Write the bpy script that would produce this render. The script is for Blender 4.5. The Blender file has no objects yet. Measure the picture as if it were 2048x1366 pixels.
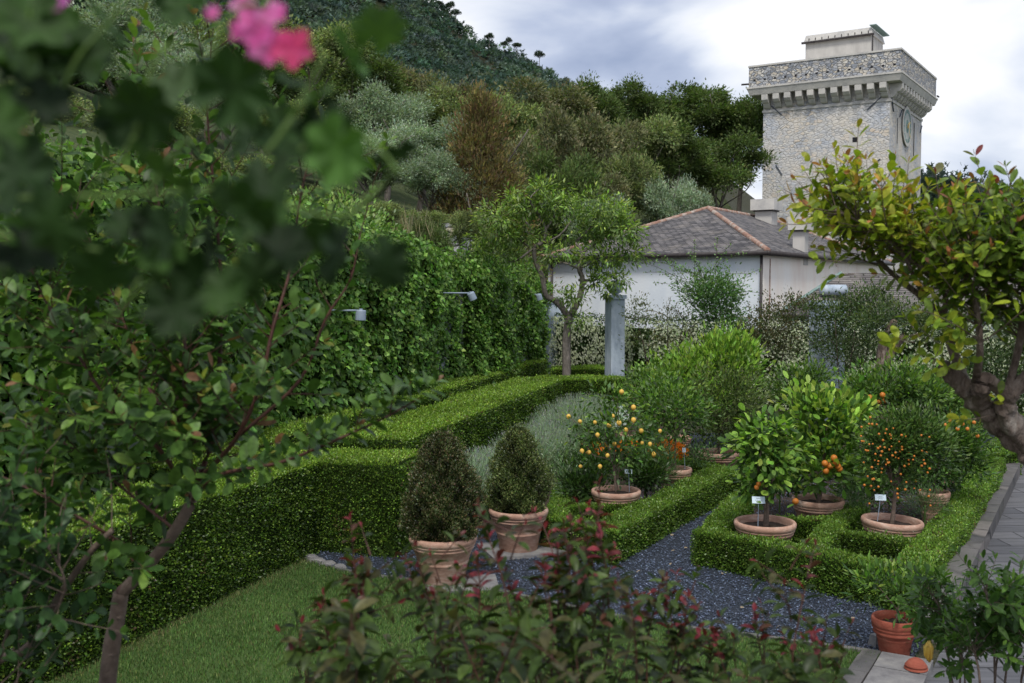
import bpy, math, random
import numpy as np
R = math.radians
scene = bpy.context.scene
col = scene.collection
# ------------------------------------------------------------------ camera
HC = 3.3; FPX = 2048.0; PITCH = math.atan(108 / FPX)
cd = bpy.data.cameras.new('camera'); cam = bpy.data.objects.new('camera', cd); col.objects.link(cam)
cam.location = (0, 0, HC); cam.rotation_euler = (R(90) - PITCH, 0, 0)
cd.sensor_width = 36; cd.lens = 36; cd.clip_start = 0.05; cd.clip_end = 6000
cd.dof.use_dof = True; cd.dof.focus_distance = 14.0; cd.dof.aperture_fstop = 4.6
scene.camera = cam

def ray(px, py):
    v = -(py - 683) / FPX; c, s = math.cos(PITCH), math.sin(PITCH)
    return np.array([(px - 1024) / FPX, c + s * v, -s + c * v])
def PZ(px, py, z=0.0):
    d = ray(px, py); t = (z - HC) / d[2]; return np.array([d[0] * t, d[1] * t, z])
def PY(px, py, Y):
    d = ray(px, py); t = Y / d[1]; return np.array([d[0] * t, Y, HC + d[2] * t])

# ------------------------------------------------------------------ objects and tags
def tag(o, label=None, cat=None, group=None, kind=None):
    if label: o['label'] = label
    if cat: o['category'] = cat
    if group: o['group'] = group
    if kind: o['kind'] = kind
    return o
def empty(name, loc=(0, 0, 0), label=None, cat=None, group=None, rz=0):
    o = bpy.data.objects.new(name, None); col.objects.link(o); o.location = [float(v) for v in loc]
    o.rotation_euler = (0, 0, rz); o.empty_display_size = .1
    return tag(o, label, cat, group)
def copy_tree(o, parent=None):
    c = o.copy(); col.objects.link(c); c.parent = parent
    for ch in list(o.children): copy_tree(ch, c)
    return c

def mesh_np(name, V, F, mat, parent=None, tint=None, smooth=False, uv=None, mats=None, midx=None):
    """V (n,3); F list of arrays (m,k) of one or several k"""
    if not isinstance(F, (list, tuple)): F = [F]
    F = [np.asarray(f, dtype=np.int32) for f in F if len(f)]
    me = bpy.data.meshes.new(name); V = np.asarray(V, dtype=np.float32)
    me.vertices.add(len(V)); me.vertices.foreach_set('co', V.ravel())
    nl = sum(f.size for f in F); npoly = sum(len(f) for f in F)
    me.loops.add(nl); me.polygons.add(npoly)
    me.loops.foreach_set('vertex_index', np.concatenate([f.ravel() for f in F]))
    tot = np.concatenate([np.full(len(f), f.shape[1], np.int32) for f in F])
    st = np.concatenate([[0], np.cumsum(tot)[:-1]]).astype(np.int32)
    me.polygons.foreach_set('loop_start', st)
    if smooth: me.polygons.foreach_set('use_smooth', np.ones(npoly, bool))
    if midx is not None: me.polygons.foreach_set('material_index', np.asarray(midx, np.int32))
    if tint is not None:
        a = me.color_attributes.new('tint', 'FLOAT_COLOR', 'POINT')
        t = np.ones((len(V), 4), np.float32); t[:, :3] = tint; a.data.foreach_set('color', t.ravel())
    if uv is not None:
        l = me.uv_layers.new(name='UVMap'); l.data.foreach_set('uv', np.asarray(uv, np.float32).ravel())
    me.update(calc_edges=True)
    for m in (mats or [mat]): me.materials.append(m)
    o = bpy.data.objects.new(name, me); col.objects.link(o)
    if parent is not None: o.parent = parent
    return o

class MB:
    """collects plain shapes into one mesh"""
    def __init__(s): s.v = []; s.f = []; s.uv = []; s.sm = False
    def face(s, pts, uv=None):
        b = len(s.v); s.v += [tuple(map(float, p)) for p in pts]; s.f.append(list(range(b, b + len(pts))))
        if uv is None:
            p = [np.array(q, float) for q in pts]; n = np.cross(p[1] - p[0], p[2] - p[0]); n /= (np.linalg.norm(n) + 1e-9)
            if abs(n[2]) > .95: u = np.array([1., 0, 0]); v = np.array([0, 1., 0])
            else:
                u = np.cross([0, 0, 1.], n); u /= np.linalg.norm(u); v = np.cross(n, u)
            uv = [(float(q @ u), float(q @ v)) for q in p]
        s.uv += uv
        return s
    def box(s, c, d, rz=0, taper=1.0, dirx=None):
        cx, cy, cz = c; dx, dy, dz = [q / 2 for q in d]
        ca, sa = math.cos(rz), math.sin(rz); P = []
        for sz in (-1, 1):
            k = 1 if sz < 0 else taper
            for sx, sy in ((-1, -1), (1, -1), (1, 1), (-1, 1)):
                x, y = sx * dx * k, sy * dy * k
                P.append((cx + x * ca - y * sa, cy + x * sa + y * ca, cz + sz * dz))
        for q in ((3, 2, 1, 0), (4, 5, 6, 7), (0, 1, 5, 4), (1, 2, 6, 5), (2, 3, 7, 6), (3, 0, 4, 7)): s.face([P[i] for i in q])
        return s
    def tube(s, pts, rad, n=8, cap=True):
        pts = [np.array(p, float) for p in pts]; rad = rad if hasattr(rad, '__len__') else [rad] * len(pts)
        rings = []
        for i, p in enumerate(pts):
            d = pts[min(i + 1, len(pts) - 1)] - pts[max(i - 1, 0)]; d /= (np.linalg.norm(d) + 1e-9)
            a = np.cross(d, [0.13, 0.31, 0.94]) if abs(d[2]) < .9 else np.cross(d, [1, 0.2, 0]); a /= np.linalg.norm(a); b = np.cross(d, a)
            rings.append([p + rad[i] * (math.cos(2 * math.pi * k / n) * a + math.sin(2 * math.pi * k / n) * b) for k in range(n)])
        base = len(s.v)
        for r in rings: s.v += [tuple(q) for q in r]
        for i in range(len(rings) - 1):
            for k in range(n):
                k2 = (k + 1) % n
                s.f.append([base + i * n + k, base + i * n + k2, base + (i + 1) * n + k2, base + (i + 1) * n + k])
                s.uv += [(k / n, i), ((k + 1) / n, i), ((k + 1) / n, i + 1), (k / n, i + 1)]
        if cap:
            s.f.append([base + k for k in range(n)][::-1]); s.uv += [(0, 0)] * n
            s.f.append([base + (len(rings) - 1) * n + k for k in range(n)]); s.uv += [(0, 0)] * n
        return s
    def lathe(s, prof, c=(0, 0, 0), n=40):
        base = len(s.v)
        for r, z in prof:
            s.v += [(c[0] + r * math.cos(2 * math.pi * k / n), c[1] + r * math.sin(2 * math.pi * k / n), c[2] + z) for k in range(n)]
        for i in range(len(prof) - 1):
            for k in range(n):
                k2 = (k + 1) % n
                s.f.append([base + i * n + k, base + i * n + k2, base + (i + 1) * n + k2, base + (i + 1) * n + k])
                s.uv += [(k / n, i), ((k + 1) / n, i), ((k + 1) / n, i + 1), (k / n, i + 1)]
        return s
    def build(s, name, mat, parent=None, smooth=False, bevel=0):
        me = bpy.data.meshes.new(name); me.from_pydata(s.v, [], s.f); me.update()
        l = me.uv_layers.new(name='UVMap'); l.data.foreach_set('uv', np.asarray(s.uv, np.float32).ravel())
        if smooth: me.polygons.foreach_set('use_smooth', np.ones(len(me.polygons), bool))
        me.materials.append(mat)
        o = bpy.data.objects.new(name, me); col.objects.link(o)
        if parent is not None: o.parent = parent
        if bevel:
            m = o.modifiers.new('b', 'BEVEL'); m.width = bevel; m.segments = 2; m.limit_method = 'ANGLE'
        return o

# ------------------------------------------------------------------ materials
def newmat(name):
    m = bpy.data.materials.new(name); m.use_nodes = True
    nt = m.node_tree; bs = nt.nodes['Principled BSDF']; return m, nt, nt.nodes, nt.links, bs
def ramp(N, stops, interp='LINEAR'):
    r = N.new('ShaderNodeValToRGB'); r.color_ramp.interpolation = interp
    e = r.color_ramp.elements
    e[0].position, e[0].color = stops[0][0], (*stops[0][1], 1)
    e[1].position, e[1].color = stops[1][0], (*stops[1][1], 1)
    for p, c in stops[2:]:
        q = e.new(p); q.color = (*c, 1)
    return r
def leafmat(name, rough=.42, spec=.45, trans=.3, boost=1.0):
    m, nt, N, L, bs = newmat(name)
    a = N.new('ShaderNodeAttribute'); a.attribute_name = 'tint'
    bs.inputs['Roughness'].default_value = rough; bs.inputs['Specular IOR Level'].default_value = spec
    tcn = N.new('ShaderNodeTexCoord'); nz = N.new('ShaderNodeTexNoise'); nz.inputs['Scale'].default_value = 70; nz.inputs['Detail'].default_value = 3; L.new(tcn.outputs['Object'], nz.inputs['Vector'])
    mr = N.new('ShaderNodeMapRange'); mr.inputs[1].default_value = .3; mr.inputs[2].default_value = .7; mr.inputs[3].default_value = .6; mr.inputs[4].default_value = 1.4; L.new(nz.outputs['Fac'], mr.inputs[0])
    vm = N.new('ShaderNodeVectorMath'); vm.operation = 'SCALE'; L.new(a.outputs['Color'], vm.inputs[0]); L.new(mr.outputs[0], vm.inputs['Scale']); L.new(vm.outputs[0], bs.inputs['Base Color'])
    t = N.new('ShaderNodeBsdfTranslucent'); mx = N.new('ShaderNodeMixShader'); mx.inputs[0].default_value = trans
    g = N.new('ShaderNodeMix'); g.data_type = 'RGBA'; g.blend_type = 'MULTIPLY'; g.inputs[0].default_value = 1
    L.new(a.outputs['Color'], g.inputs[6]); g.inputs[7].default_value = (1.5, 1.7, .8, 1)
    L.new(g.outputs[2], t.inputs['Color'])
    L.new(bs.outputs[0], mx.inputs[1]); L.new(t.outputs[0], mx.inputs[2])
    L.new(mx.outputs[0], N['Material Output'].inputs['Surface'])
    return m
M = {}
M['leaf'] = leafmat('foliage')
M['gloss'] = leafmat('glossy foliage', .45, .3, .3)
M['matte'] = leafmat('matte foliage', .65, .25, .25)
M['petal'] = leafmat('petals', .6, .2, .4)

def noisemat(name, stops, scale=5., detail=6, rough=.85, bump=.3, bscale=40., coord='Object', spec=.3, dist=.02, mapscale=None):
    m, nt, N, L, bs = newmat(name)
    tc = N.new('ShaderNodeTexCoord'); n = N.new('ShaderNodeTexNoise'); n.inputs['Scale'].default_value = scale; n.inputs['Detail'].default_value = detail
    n.inputs['Roughness'].default_value = .65
    src = tc.outputs[coord]
    if mapscale:
        mp = N.new('ShaderNodeMapping'); mp.inputs['Scale'].default_value = mapscale; L.new(src, mp.inputs[0]); src = mp.outputs[0]
    L.new(src, n.inputs['Vector'])
    r = ramp(N, stops); L.new(n.outputs['Fac'], r.inputs[0]); L.new(r.outputs[0], bs.inputs['Base Color'])
    bs.inputs['Roughness'].default_value = rough; bs.inputs['Specular IOR Level'].default_value = spec
    n2 = N.new('ShaderNodeTexNoise'); n2.inputs['Scale'].default_value = bscale; n2.inputs['Detail'].default_value = 8
    L.new(src, n2.inputs['Vector'])
    b = N.new('ShaderNodeBump'); b.inputs['Strength'].default_value = bump; b.inputs['Distance'].default_value = dist
    L.new(n2.outputs['Fac'], b.inputs['Height']); L.new(b.outputs[0], bs.inputs['Normal'])
    return m
M['bark'] = noisemat('bark', [(.3, (.07, .06, .05)), (.7, (.25, .22, .195))], 9, bump=.9, bscale=30, mapscale=(1, 1, .35), dist=.03)
M['bark_pale'] = noisemat('smooth mottled bark', [(.35, (.08, .055, .042)), (.5, (.18, .135, .108)), (.6, (.25, .2, .165)), (.72, (.44, .39, .34))], 14, bump=1, bscale=45, dist=.03, mapscale=(1, 1, .45))
M['bark_dark'] = noisemat('dark bark', [(.3, (.025, .018, .014)), (.7, (.08, .055, .042))], 25, bump=.8, bscale=60, dist=.01)
M['bark_tan'] = noisemat('tan bark', [(.3, (.09, .065, .05)), (.7, (.2, .15, .12))], 25, bump=.6, bscale=60, dist=.01)
M['redstem'] = noisemat('red young stem', [(.3, (.045, .022, .017)), (.7, (.11, .045, .033))], 20, rough=.5)
M['greenstem'] = noisemat('green stem', [(.3, (.10, .18, .04)), (.7, (.17, .27, .07))], 20, rough=.5)
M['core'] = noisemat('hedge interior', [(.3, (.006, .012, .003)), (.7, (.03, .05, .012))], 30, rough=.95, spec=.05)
M['soil'] = noisemat('potting soil', [(.3, (.02, .014, .01)), (.7, (.09, .06, .045))], 30, bump=1, bscale=60)
M['earth'] = noisemat('earth', [(.3, (.02, .022, .012)), (.7, (.06, .06, .03))], 3, bump=1, bscale=12, dist=.1)
M['grassbase'] = noisemat('grass ground', [(.3, (.035, .07, .015)), (.55, (.06, .11, .025)), (.8, (.11, .13, .05))], 1.3, bump=.6, bscale=80)
M['gravelbase'] = noisemat('gravel ground', [(.3, (.012, .015, .022)), (.7, (.06, .075, .105))], 60, bump=1, bscale=90, dist=.03)
M['grey_paint'] = noisemat('lamp metal', [(.3, (.2, .26, .34)), (.7, (.32, .38, .46))], 4, rough=.45, bump=.05)
M['gutter'] = noisemat('dark gutter metal', [(.3, (.03, .025, .025)), (.7, (.07, .06, .06))], 6, rough=.5, bump=.1)
M['verdigris'] = noisemat('verdigris trim', [(.3, (.12, .2, .19)), (.7, (.25, .33, .3))], 6)
M['dark'] = noisemat('dark opening', [(.3, (.01, .01, .012)), (.7, (.03, .03, .035))], 6)
M['iron'] = noisemat('iron', [(.3, (.05, .06, .08)), (.7, (.11, .13, .16))], 6)
M['gold'] = noisemat('gilded hand', [(.3, (.6, .4, .1)), (.7, (.8, .6, .2))], 6, rough=.4)
M['clock_white'] = noisemat('clock enamel', [(.3, (.4, .42, .41)), (.7, (.55, .56, .53))], 4)
M['clock_green'] = noisemat('clock ring', [(.3, (.12, .22, .22)), (.7, (.25, .38, .36))], 6)
M['sign'] = noisemat('label card', [(.3, (.55, .68, .8)), (.7, (.7, .8, .88))], 4, rough=.5, bump=.02)
M['ink'] = noisemat('label ink', [(.3, (.15, .17, .2)), (.7, (.2, .22, .25))], 4)
M['tileorange'] = noisemat('terracotta ridge tile', [(.3, (.24, .12, .09)), (.5, (.36, .23, .18)), (.65, (.46, .42, .38))], 3.5, rough=.85)
M['lemonskin'] = noisemat('lemon skin', [(.3, (.62, .32, .04)), (.55, (.72, .46, .09)), (.75, (.6, .5, .16))], 12, rough=.45, bump=.3, bscale=200, dist=.002)
M['orangeskin'] = noisemat('orange skin', [(.3, (.42, .11, .012)), (.55, (.55, .19, .03)), (.75, (.5, .28, .06))], 12, rough=.4, bump=.3, bscale=200, dist=.002)
M['slabstone'] = noisemat('pale slab stone', [(.3, (.12, .115, .12)), (.5, (.19, .185, .185)), (.75, (.28, .27, .25))], 5, bump=.5, bscale=40)

def terracotta(name, c1, c2, c3):
    m, nt, N, L, bs = newmat(name)
    tc = N.new('ShaderNodeTexCoord'); n = N.new('ShaderNodeTexNoise'); n.inputs['Scale'].default_value = 4.5; n.inputs['Detail'].default_value = 10; n.inputs['Roughness'].default_value = .75
    mp = N.new('ShaderNodeMapping'); mp.inputs['Scale'].default_value = (1, 1, 2.5)
    oi = N.new('ShaderNodeObjectInfo'); va = N.new('ShaderNodeVectorMath'); va.operation = 'ADD'
    L.new(tc.outputs['Object'], va.inputs[0]); L.new(oi.outputs['Location'], va.inputs[1]); L.new(va.outputs[0], mp.inputs[0]); L.new(mp.outputs[0], n.inputs['Vector'])
    r = ramp(N, [(.3, c1), (.52, c2), (.72, c3)]); L.new(n.outputs['Fac'], r.inputs[0]); L.new(r.outputs[0], bs.inputs['Base Color'])
    bs.inputs['Roughness'].default_value = .9; bs.inputs['Specular IOR Level'].default_value = .15
    n2 = N.new('ShaderNodeTexNoise'); n2.inputs['Scale'].default_value = 45; n2.inputs['Detail'].default_value = 8; L.new(tc.outputs['Object'], n2.inputs['Vector'])
    b = N.new('ShaderNodeBump'); b.inputs['Strength'].default_value = .35; b.inputs['Distance'].default_value = .01
    L.new(n2.outputs['Fac'], b.inputs['Height']); L.new(b.outputs[0], bs.inputs['Normal'])
    return m
M['terra'] = terracotta('weathered terracotta', (.26, .14, .10), (.47, .29, .22), (.66, .53, .44))
M['terrared'] = terracotta('red terracotta', (.18, .05, .035), (.3, .085, .055), (.36, .14, .1))

def plaster(name, ca, cb, cc, sc=.6):
    m, nt, N, L, bs = newmat(name)
    tc = N.new('ShaderNodeTexCoord'); n = N.new('ShaderNodeTexNoise'); n.inputs['Scale'].default_value = sc; n.inputs['Detail'].default_value = 9; n.inputs['Roughness'].default_value = .6
    mp = N.new('ShaderNodeMapping'); mp.inputs['Scale'].default_value = (1, 1, .4); L.new(tc.outputs['Object'], mp.inputs[0]); L.new(mp.outputs[0], n.inputs['Vector'])
    r = ramp(N, [(.3, ca), (.5, cb), (.7, cc)]); L.new(n.outputs['Fac'], r.inputs[0]); L.new(r.outputs[0], bs.inputs['Base Color'])
    bs.inputs['Roughness'].default_value = .92
    n2 = N.new('ShaderNodeTexNoise'); n2.inputs['Scale'].default_value = 14; n2.inputs['Detail'].default_value = 10; L.new(tc.outputs['Object'], n2.inputs['Vector'])
    b = N.new('ShaderNodeBump'); b.inputs['Strength'].default_value = .25; b.inputs['Distance'].default_value = .03
    L.new(n2.outputs['Fac'], b.inputs['Height']); L.new(b.outputs[0], bs.inputs['Normal'])
    return m
M['coolwall'] = plaster('white plaster with cool light tint', (.7, .77, .86), (.82, .87, .93), (.86, .89, .93))  # white plaster; the blue of the cool light is put into its colour
M['pinkwall'] = plaster('cream pink plaster', (.8, .68, .6), (.9, .83, .75), (.92, .89, .84))
M['greywall'] = plaster('grey cream plaster', (.4, .38, .36), (.5, .48, .45), (.56, .53, .5), 1.5)
M['pillar'] = plaster('weathered blue grey stone', (.2, .25, .32), (.38, .45, .53), (.52, .58, .66), 3.5)

def stone(name, sc, cols, mortar, mortw=.06, squash=(1, 1.9, 1), bumpd=.06, plasterc=None, plk=.5):
    m, nt, N, L, bs = newmat(name)
    uv = N.new('ShaderNodeUVMap'); mp = N.new('ShaderNodeMapping'); mp.inputs['Scale'].default_value = (sc * squash[0], sc * squash[1], 1)
    nz = N.new('ShaderNodeTexNoise'); nz.inputs['Scale'].default_value = 1.7; nz.inputs['Detail'].default_value = 3
    L.new(uv.outputs[0], nz.inputs['Vector'])
    add = N.new('ShaderNodeMix'); add.data_type = 'RGBA'; add.blend_type = 'LINEAR_LIGHT'; add.inputs[0].default_value = .12
    L.new(uv.outputs[0], add.inputs[6]); L.new(nz.outputs['Color'], add.inputs[7]); L.new(add.outputs[2], mp.inputs[0])
    v = N.new('ShaderNodeTexVoronoi'); v.feature = 'F1'; v.inputs['Scale'].default_value = 1; L.new(mp.outputs[0], v.inputs['Vector'])
    e = N.new('ShaderNodeTexVoronoi'); e.feature = 'DISTANCE_TO_EDGE'; e.inputs['Scale'].default_value = 1; L.new(mp.outputs[0], e.inputs['Vector'])
    sep = N.new('ShaderNodeSeparateColor'); L.new(v.outputs['Color'], sep.inputs[0])
    r = ramp(N, cols); L.new(sep.outputs[0], r.inputs[0])
    mr = N.new('ShaderNodeMapRange'); mr.inputs[1].default_value = 0; mr.inputs[2].default_value = mortw * 2; L.new(e.outputs['Distance'], mr.inputs[0])
    mx = N.new('ShaderNodeMix'); mx.data_type = 'RGBA'; L.new(mr.outputs[0], mx.inputs[0]); mx.inputs[6].default_value = (*mortar, 1); L.new(r.outputs[0], mx.inputs[7])
    out = mx.outputs[2]
    f = N.new('ShaderNodeTexNoise'); f.inputs['Scale'].default_value = 9; f.inputs['Detail'].default_value = 9; L.new(uv.outputs[0], f.inputs['Vector'])
    ov = N.new('ShaderNodeMix'); ov.data_type = 'RGBA'; ov.blend_type = 'OVERLAY'; ov.inputs[0].default_value = .4; L.new(out, ov.inputs[6]); L.new(f.outputs['Fac'], ov.inputs[7]); out = ov.outputs[2]
    bh = mr.outputs[0]
    if plasterc:
        pn = N.new('ShaderNodeTexNoise'); pn.inputs['Scale'].default_value = .45; pn.inputs['Detail'].default_value = 9; pn.inputs['Roughness'].default_value = .68
        L.new(uv.outputs[0], pn.inputs['Vector'])
        pr = ramp(N, [(plk - .09, (0, 0, 0)), (plk + .09, (1, 1, 1))]); L.new(pn.outputs['Fac'], pr.inputs[0])
        pn2 = N.new('ShaderNodeTexNoise'); pn2.inputs['Scale'].default_value = .35; pn2.inputs['Detail'].default_value = 6; L.new(uv.outputs[0], pn2.inputs['Vector'])
        pc = ramp(N, [(.35, plasterc[0]), (.5, plasterc[1]), (.65, plasterc[2])]); L.new(pn2.outputs['Fac'], pc.inputs[0])
        pm = N.new('ShaderNodeMath'); pm.operation = 'MULTIPLY'; pm.inputs[1].default_value = .8; L.new(pr.outputs[0], pm.inputs[0])
        m3 = N.new('ShaderNodeMix'); m3.data_type = 'RGBA'; L.new(pm.outputs[0], m3.inputs[0]); L.new(out, m3.inputs[6]); L.new(pc.outputs[0], m3.inputs[7]); out = m3.outputs[2]
    L.new(out, bs.inputs['Base Color']); bs.inputs['Roughness'].default_value = .92; bs.inputs['Specular IOR Level'].default_value = .15
    b = N.new('ShaderNodeBump'); b.inputs['Strength'].default_value = .8; b.inputs['Distance'].default_value = bumpd
    L.new(bh, b.inputs['Height'])
    b2 = N.new('ShaderNodeBump'); b2.inputs['Strength'].default_value = .4; b2.inputs['Distance'].default_value = bumpd; L.new(f.outputs['Fac'], b2.inputs['Height']); L.new(b.outputs[0], b2.inputs['Normal'])
    L.new(b2.outputs[0], bs.inputs['Normal'])
    return m
SC = [(0, (.26, .28, .32)), (.3, (.38, .4, .44)), (.55, (.5, .5, .51)), (.75, (.58, .52, .43)), (1, (.66, .64, .6))]
M['towerstone'] = stone('tower rubble stone', 2.9, [(0, (.38, .4, .44)), (.3, (.5, .51, .54)), (.55, (.62, .6, .57)), (.75, (.66, .55, .43)), (1, (.72, .69, .63))], (.46, .45, .44), .05, (1, 2.0, 1), .06, ((.5, .54, .62), (.66, .64, .62), (.74, .68, .6)), .46)
M['parapetstone'] = stone('parapet rubble stone', 3.4, SC, (.24, .24, .25), .06, (1, 1.7, 1), .08)
M['drystone'] = stone('dry stone', 2.5, SC, (.1, .1, .1), .07, (1, 1.6, 1), .1)
M['dressed'] = noisemat('dressed limestone', [(.3, (.42, .41, .4)), (.5, (.56, .54, .51)), (.75, (.66, .63, .58))], 1.2, bump=.4, bscale=9, dist=.04)
M['kerbstone'] = stone('kerb stone', .9, [(0, (.07, .07, .075)), (.5, (.13, .125, .125)), (1, (.2, .18, .17))], (.05, .05, .05), .03, (1, 1, 1), .02, ((.1, .1, .1), (.17, .16, .155), (.08, .085, .07)), .5)

def brickmat(name, c1, c2, mort, bw, bh, ms=.01, bump=.03, stain=None, rough=.85, warm=None):
    m, nt, N, L, bs = newmat(name)
    uv = N.new('ShaderNodeUVMap'); nz = N.new('ShaderNodeTexNoise'); nz.inputs['Scale'].default_value = 3; L.new(uv.outputs[0], nz.inputs['Vector'])
    add = N.new('ShaderNodeMix'); add.data_type = 'RGBA'; add.blend_type = 'LINEAR_LIGHT'; add.inputs[0].default_value = .02
    L.new(uv.outputs[0], add.inputs[6]); L.new(nz.outputs['Color'], add.inputs[7])
    b = N.new('ShaderNodeTexBrick'); b.inputs['Color1'].default_value = (*c1, 1); b.inputs['Color2'].default_value = (*c2, 1); b.inputs['Mortar'].default_value = (*mort, 1)
    b.inputs['Scale'].default_value = 1; b.inputs['Mortar Size'].default_value = ms; b.inputs['Brick Width'].default_value = bw; b.inputs['Row Height'].default_value = bh
    b.inputs['Mortar Smooth'].default_value = .3; L.new(add.outputs[2], b.inputs['Vector'])
    s = N.new('ShaderNodeTexNoise'); s.inputs['Scale'].default_value = .8; s.inputs['Detail'].default_value = 9; s.inputs['Roughness'].default_value = .7; L.new(uv.outputs[0], s.inputs['Vector'])
    mxs = b.outputs['Color']
    if stain:
        r = ramp(N, [(.5, (0, 0, 0)), (.68, (1, 1, 1))]); L.new(s.outputs['Fac'], r.inputs[0])
        x = N.new('ShaderNodeMix'); x.data_type = 'RGBA'; q = N.new('ShaderNodeMath'); q.operation = 'MULTIPLY'; q.inputs[1].default_value = .6; L.new(r.outputs[0], q.inputs[0]); L.new(q.outputs[0], x.inputs[0]); L.new(mxs, x.inputs[6]); x.inputs[7].default_value = (*stain, 1); mxs = x.outputs[2]
    s2 = N.new('ShaderNodeTexNoise'); s2.inputs['Scale'].default_value = 14; s2.inputs['Detail'].default_value = 6; mp = N.new('ShaderNodeMapping'); mp.inputs['Scale'].default_value = (.12, 1.3, 1); L.new(uv.outputs[0], mp.inputs[0]); L.new(mp.outputs[0], s2.inputs['Vector'])
    ov = N.new('ShaderNodeMix'); ov.data_type = 'RGBA'; ov.blend_type = 'OVERLAY'; ov.inputs[0].default_value = .7; L.new(mxs, ov.inputs[6]); L.new(s2.outputs['Fac'], ov.inputs[7])
    L.new(ov.outputs[2], bs.inputs['Base Color']); bs.inputs['Roughness'].default_value = rough
    iv = N.new('ShaderNodeMath'); iv.operation = 'SUBTRACT'; iv.inputs[0].default_value = 1; L.new(b.outputs['Fac'], iv.inputs[1])
    bb = N.new('ShaderNodeBump'); bb.inputs['Strength'].default_value = 1; bb.inputs['Distance'].default_value = bump; L.new(iv.outputs[0], bb.inputs['Height'])
    b2 = N.new('ShaderNodeBump'); b2.inputs['Strength'].default_value = .4; b2.inputs['Distance'].default_value = bump; L.new(s2.outputs['Fac'], b2.inputs['Height']); L.new(bb.outputs[0], b2.inputs['Normal']); L.new(b2.outputs[0], bs.inputs['Normal'])
    return m
M['slate'] = brickmat('slate roof', (.05, .048, .053), (.2, .185, .185), (.012, .012, .014), .34, .17, .022, .08, (.26, .23, .2))
M['slate_brown'] = brickmat('brown slate roof', (.1, .09, .088), (.19, .175, .168), (.03, .028, .028), .9, .11, .02, .06, (.28, .25, .22))
M['paving'] = brickmat('stone paving', (.07, .072, .082), (.13, .13, .142), (.03, .03, .034), .75, .38, .012, .01, (.1, .1, .1))

# ------------------------------------------------------------------ foliage builder
TEMPL = {
 'quad': (np.array([[0, 0, 0], [-.5, .5, .06], [0, 1, 0], [.5, .5, .06]]), [np.array([[0, 1, 2, 3]])]),
 'fold': (np.array([[0, 0, 0], [-.5, .42, .14], [0, 1, -.08], [.5, .42, .14], [0, .45, 0]]), [np.array([[0, 4, 2, 1], [0, 3, 2, 4]])]),
 'clump': (np.array([[0, 0, 0], [-.5, .3, .1], [-.15, .55, 0], [-.42, .95, .05], [.08, .7, .12], [.45, 1, 0], [.2, .5, 0], [.5, .2, .1]]), [np.array([[0, 1, 2], [2, 3, 4], [4, 5, 6], [0, 6, 7]]), np.array([[0, 2, 4, 6]])]),
}
def _oval():
    rows = [(.0, 0), (.16, .25), (.40, .45), (.66, .49), (.88, .3)]
    V = [[0, 0, 0]]
    for y, w in rows[1:]:
        V += [[-w, y, .16 * w - .22 * y * y], [0, y, -.05 * w - .22 * y * y], [w, y, .16 * w - .22 * y * y]]
    V.append([0, 1, -.26]); q = []
    for i in range(3):
        a = 1 + 3 * i; q += [[a, a + 1, a + 4, a + 3], [a + 1, a + 2, a + 5, a + 4]]
    n = len(V) - 1; t = [[0, 2, 1], [0, 3, 2], [n - 3, n - 2, n], [n - 2, n - 1, n]]
    return np.array(V), [np.array(q), np.array(t)]
TEMPL['oval'] = _oval()
_c = _oval()[0].copy(); _c[:, 2] = _c[:, 2] * 1.1 - .5 * _c[:, 1] ** 2.2 + .28 * np.abs(_c[:, 0]) ; _c[:, 1] *= .93; TEMPL['curl'] = (_c, _oval()[1])
def _ger():
    V = [[0, .38, 0]]; n = 44
    for ring in (.55, 1):
        for k in range(n):
            a = -math.pi / 2 + 2 * math.pi * (k + .5) / n
            lob = 1 - .22 * abs(math.cos(3.5 * (a + math.pi / 2))) ** 1.5 + .05 * math.cos(21 * a)
            if k in (0, n - 1): lob *= .35
            rr = .52 * ring * lob
            V.append([rr * math.cos(a), .38 + rr * math.sin(a), .10 * ring * ring * (1 + .6 * math.cos(7 * a))])
    t = [[0, 1 + k, 1 + (k + 1) % n] for k in range(n)]; q = [[1 + k, 1 + n + k, 1 + n + (k + 1) % n, 1 + (k + 1) % n] for k in range(n)]
    return np.array(V), [np.array(t), np.array(q)]
TEMPL['lobed'] = _ger()

def unit(a): return a / (np.linalg.norm(a, axis=-1, keepdims=True) + 1e-9)
def leafdata(P, D, N, L, W, tmpl):
    T, F = TEMPL[tmpl]; n = len(P)
    D = unit(D); X = unit(np.cross(D, N)); Z = np.cross(X, D)
    L = np.broadcast_to(np.asarray(L, float), (n,)); W = np.broadcast_to(np.asarray(W, float), (n,))
    V = (P[:, None, :] + (T[None, :, 0, None] * W[:, None, None]) * X[:, None, :] + (T[None, :, 1, None] * L[:, None, None]) * D[:, None, :] + (T[None, :, 2, None] * W[:, None, None]) * Z[:, None, :])
    k = len(T); off = (np.arange(n) * k)[:, None, None]
    FF = [(f[None] + off).reshape(-1, f.shape[1]) for f in F]
    return V.reshape(-1, 3), FF, k
class Leaves:
    def __init__(s): s.V = []; s.F = []; s.T = []; s.n = 0
    def add(s, P, D, N, L, W, tint, tmpl='fold'):
        if len(P) == 0: return s
        V, F, k = leafdata(np.asarray(P, float), np.asarray(D, float), np.asarray(N, float), L, W, tmpl)
        for f in F: s.F.append(f + s.n)
        s.V.append(V); s.T.append(np.repeat(tint, k, axis=0)); s.n += len(V); return s
    def build(s, name, mat, parent=None, smooth=True):
        by = {}
        for f in s.F: by.setdefault(f.shape[1], []).append(f)
        return mesh_np(name, np.concatenate(s.V), [np.concatenate(v) for v in by.values()], mat, parent, np.concatenate(s.T), smooth)
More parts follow.
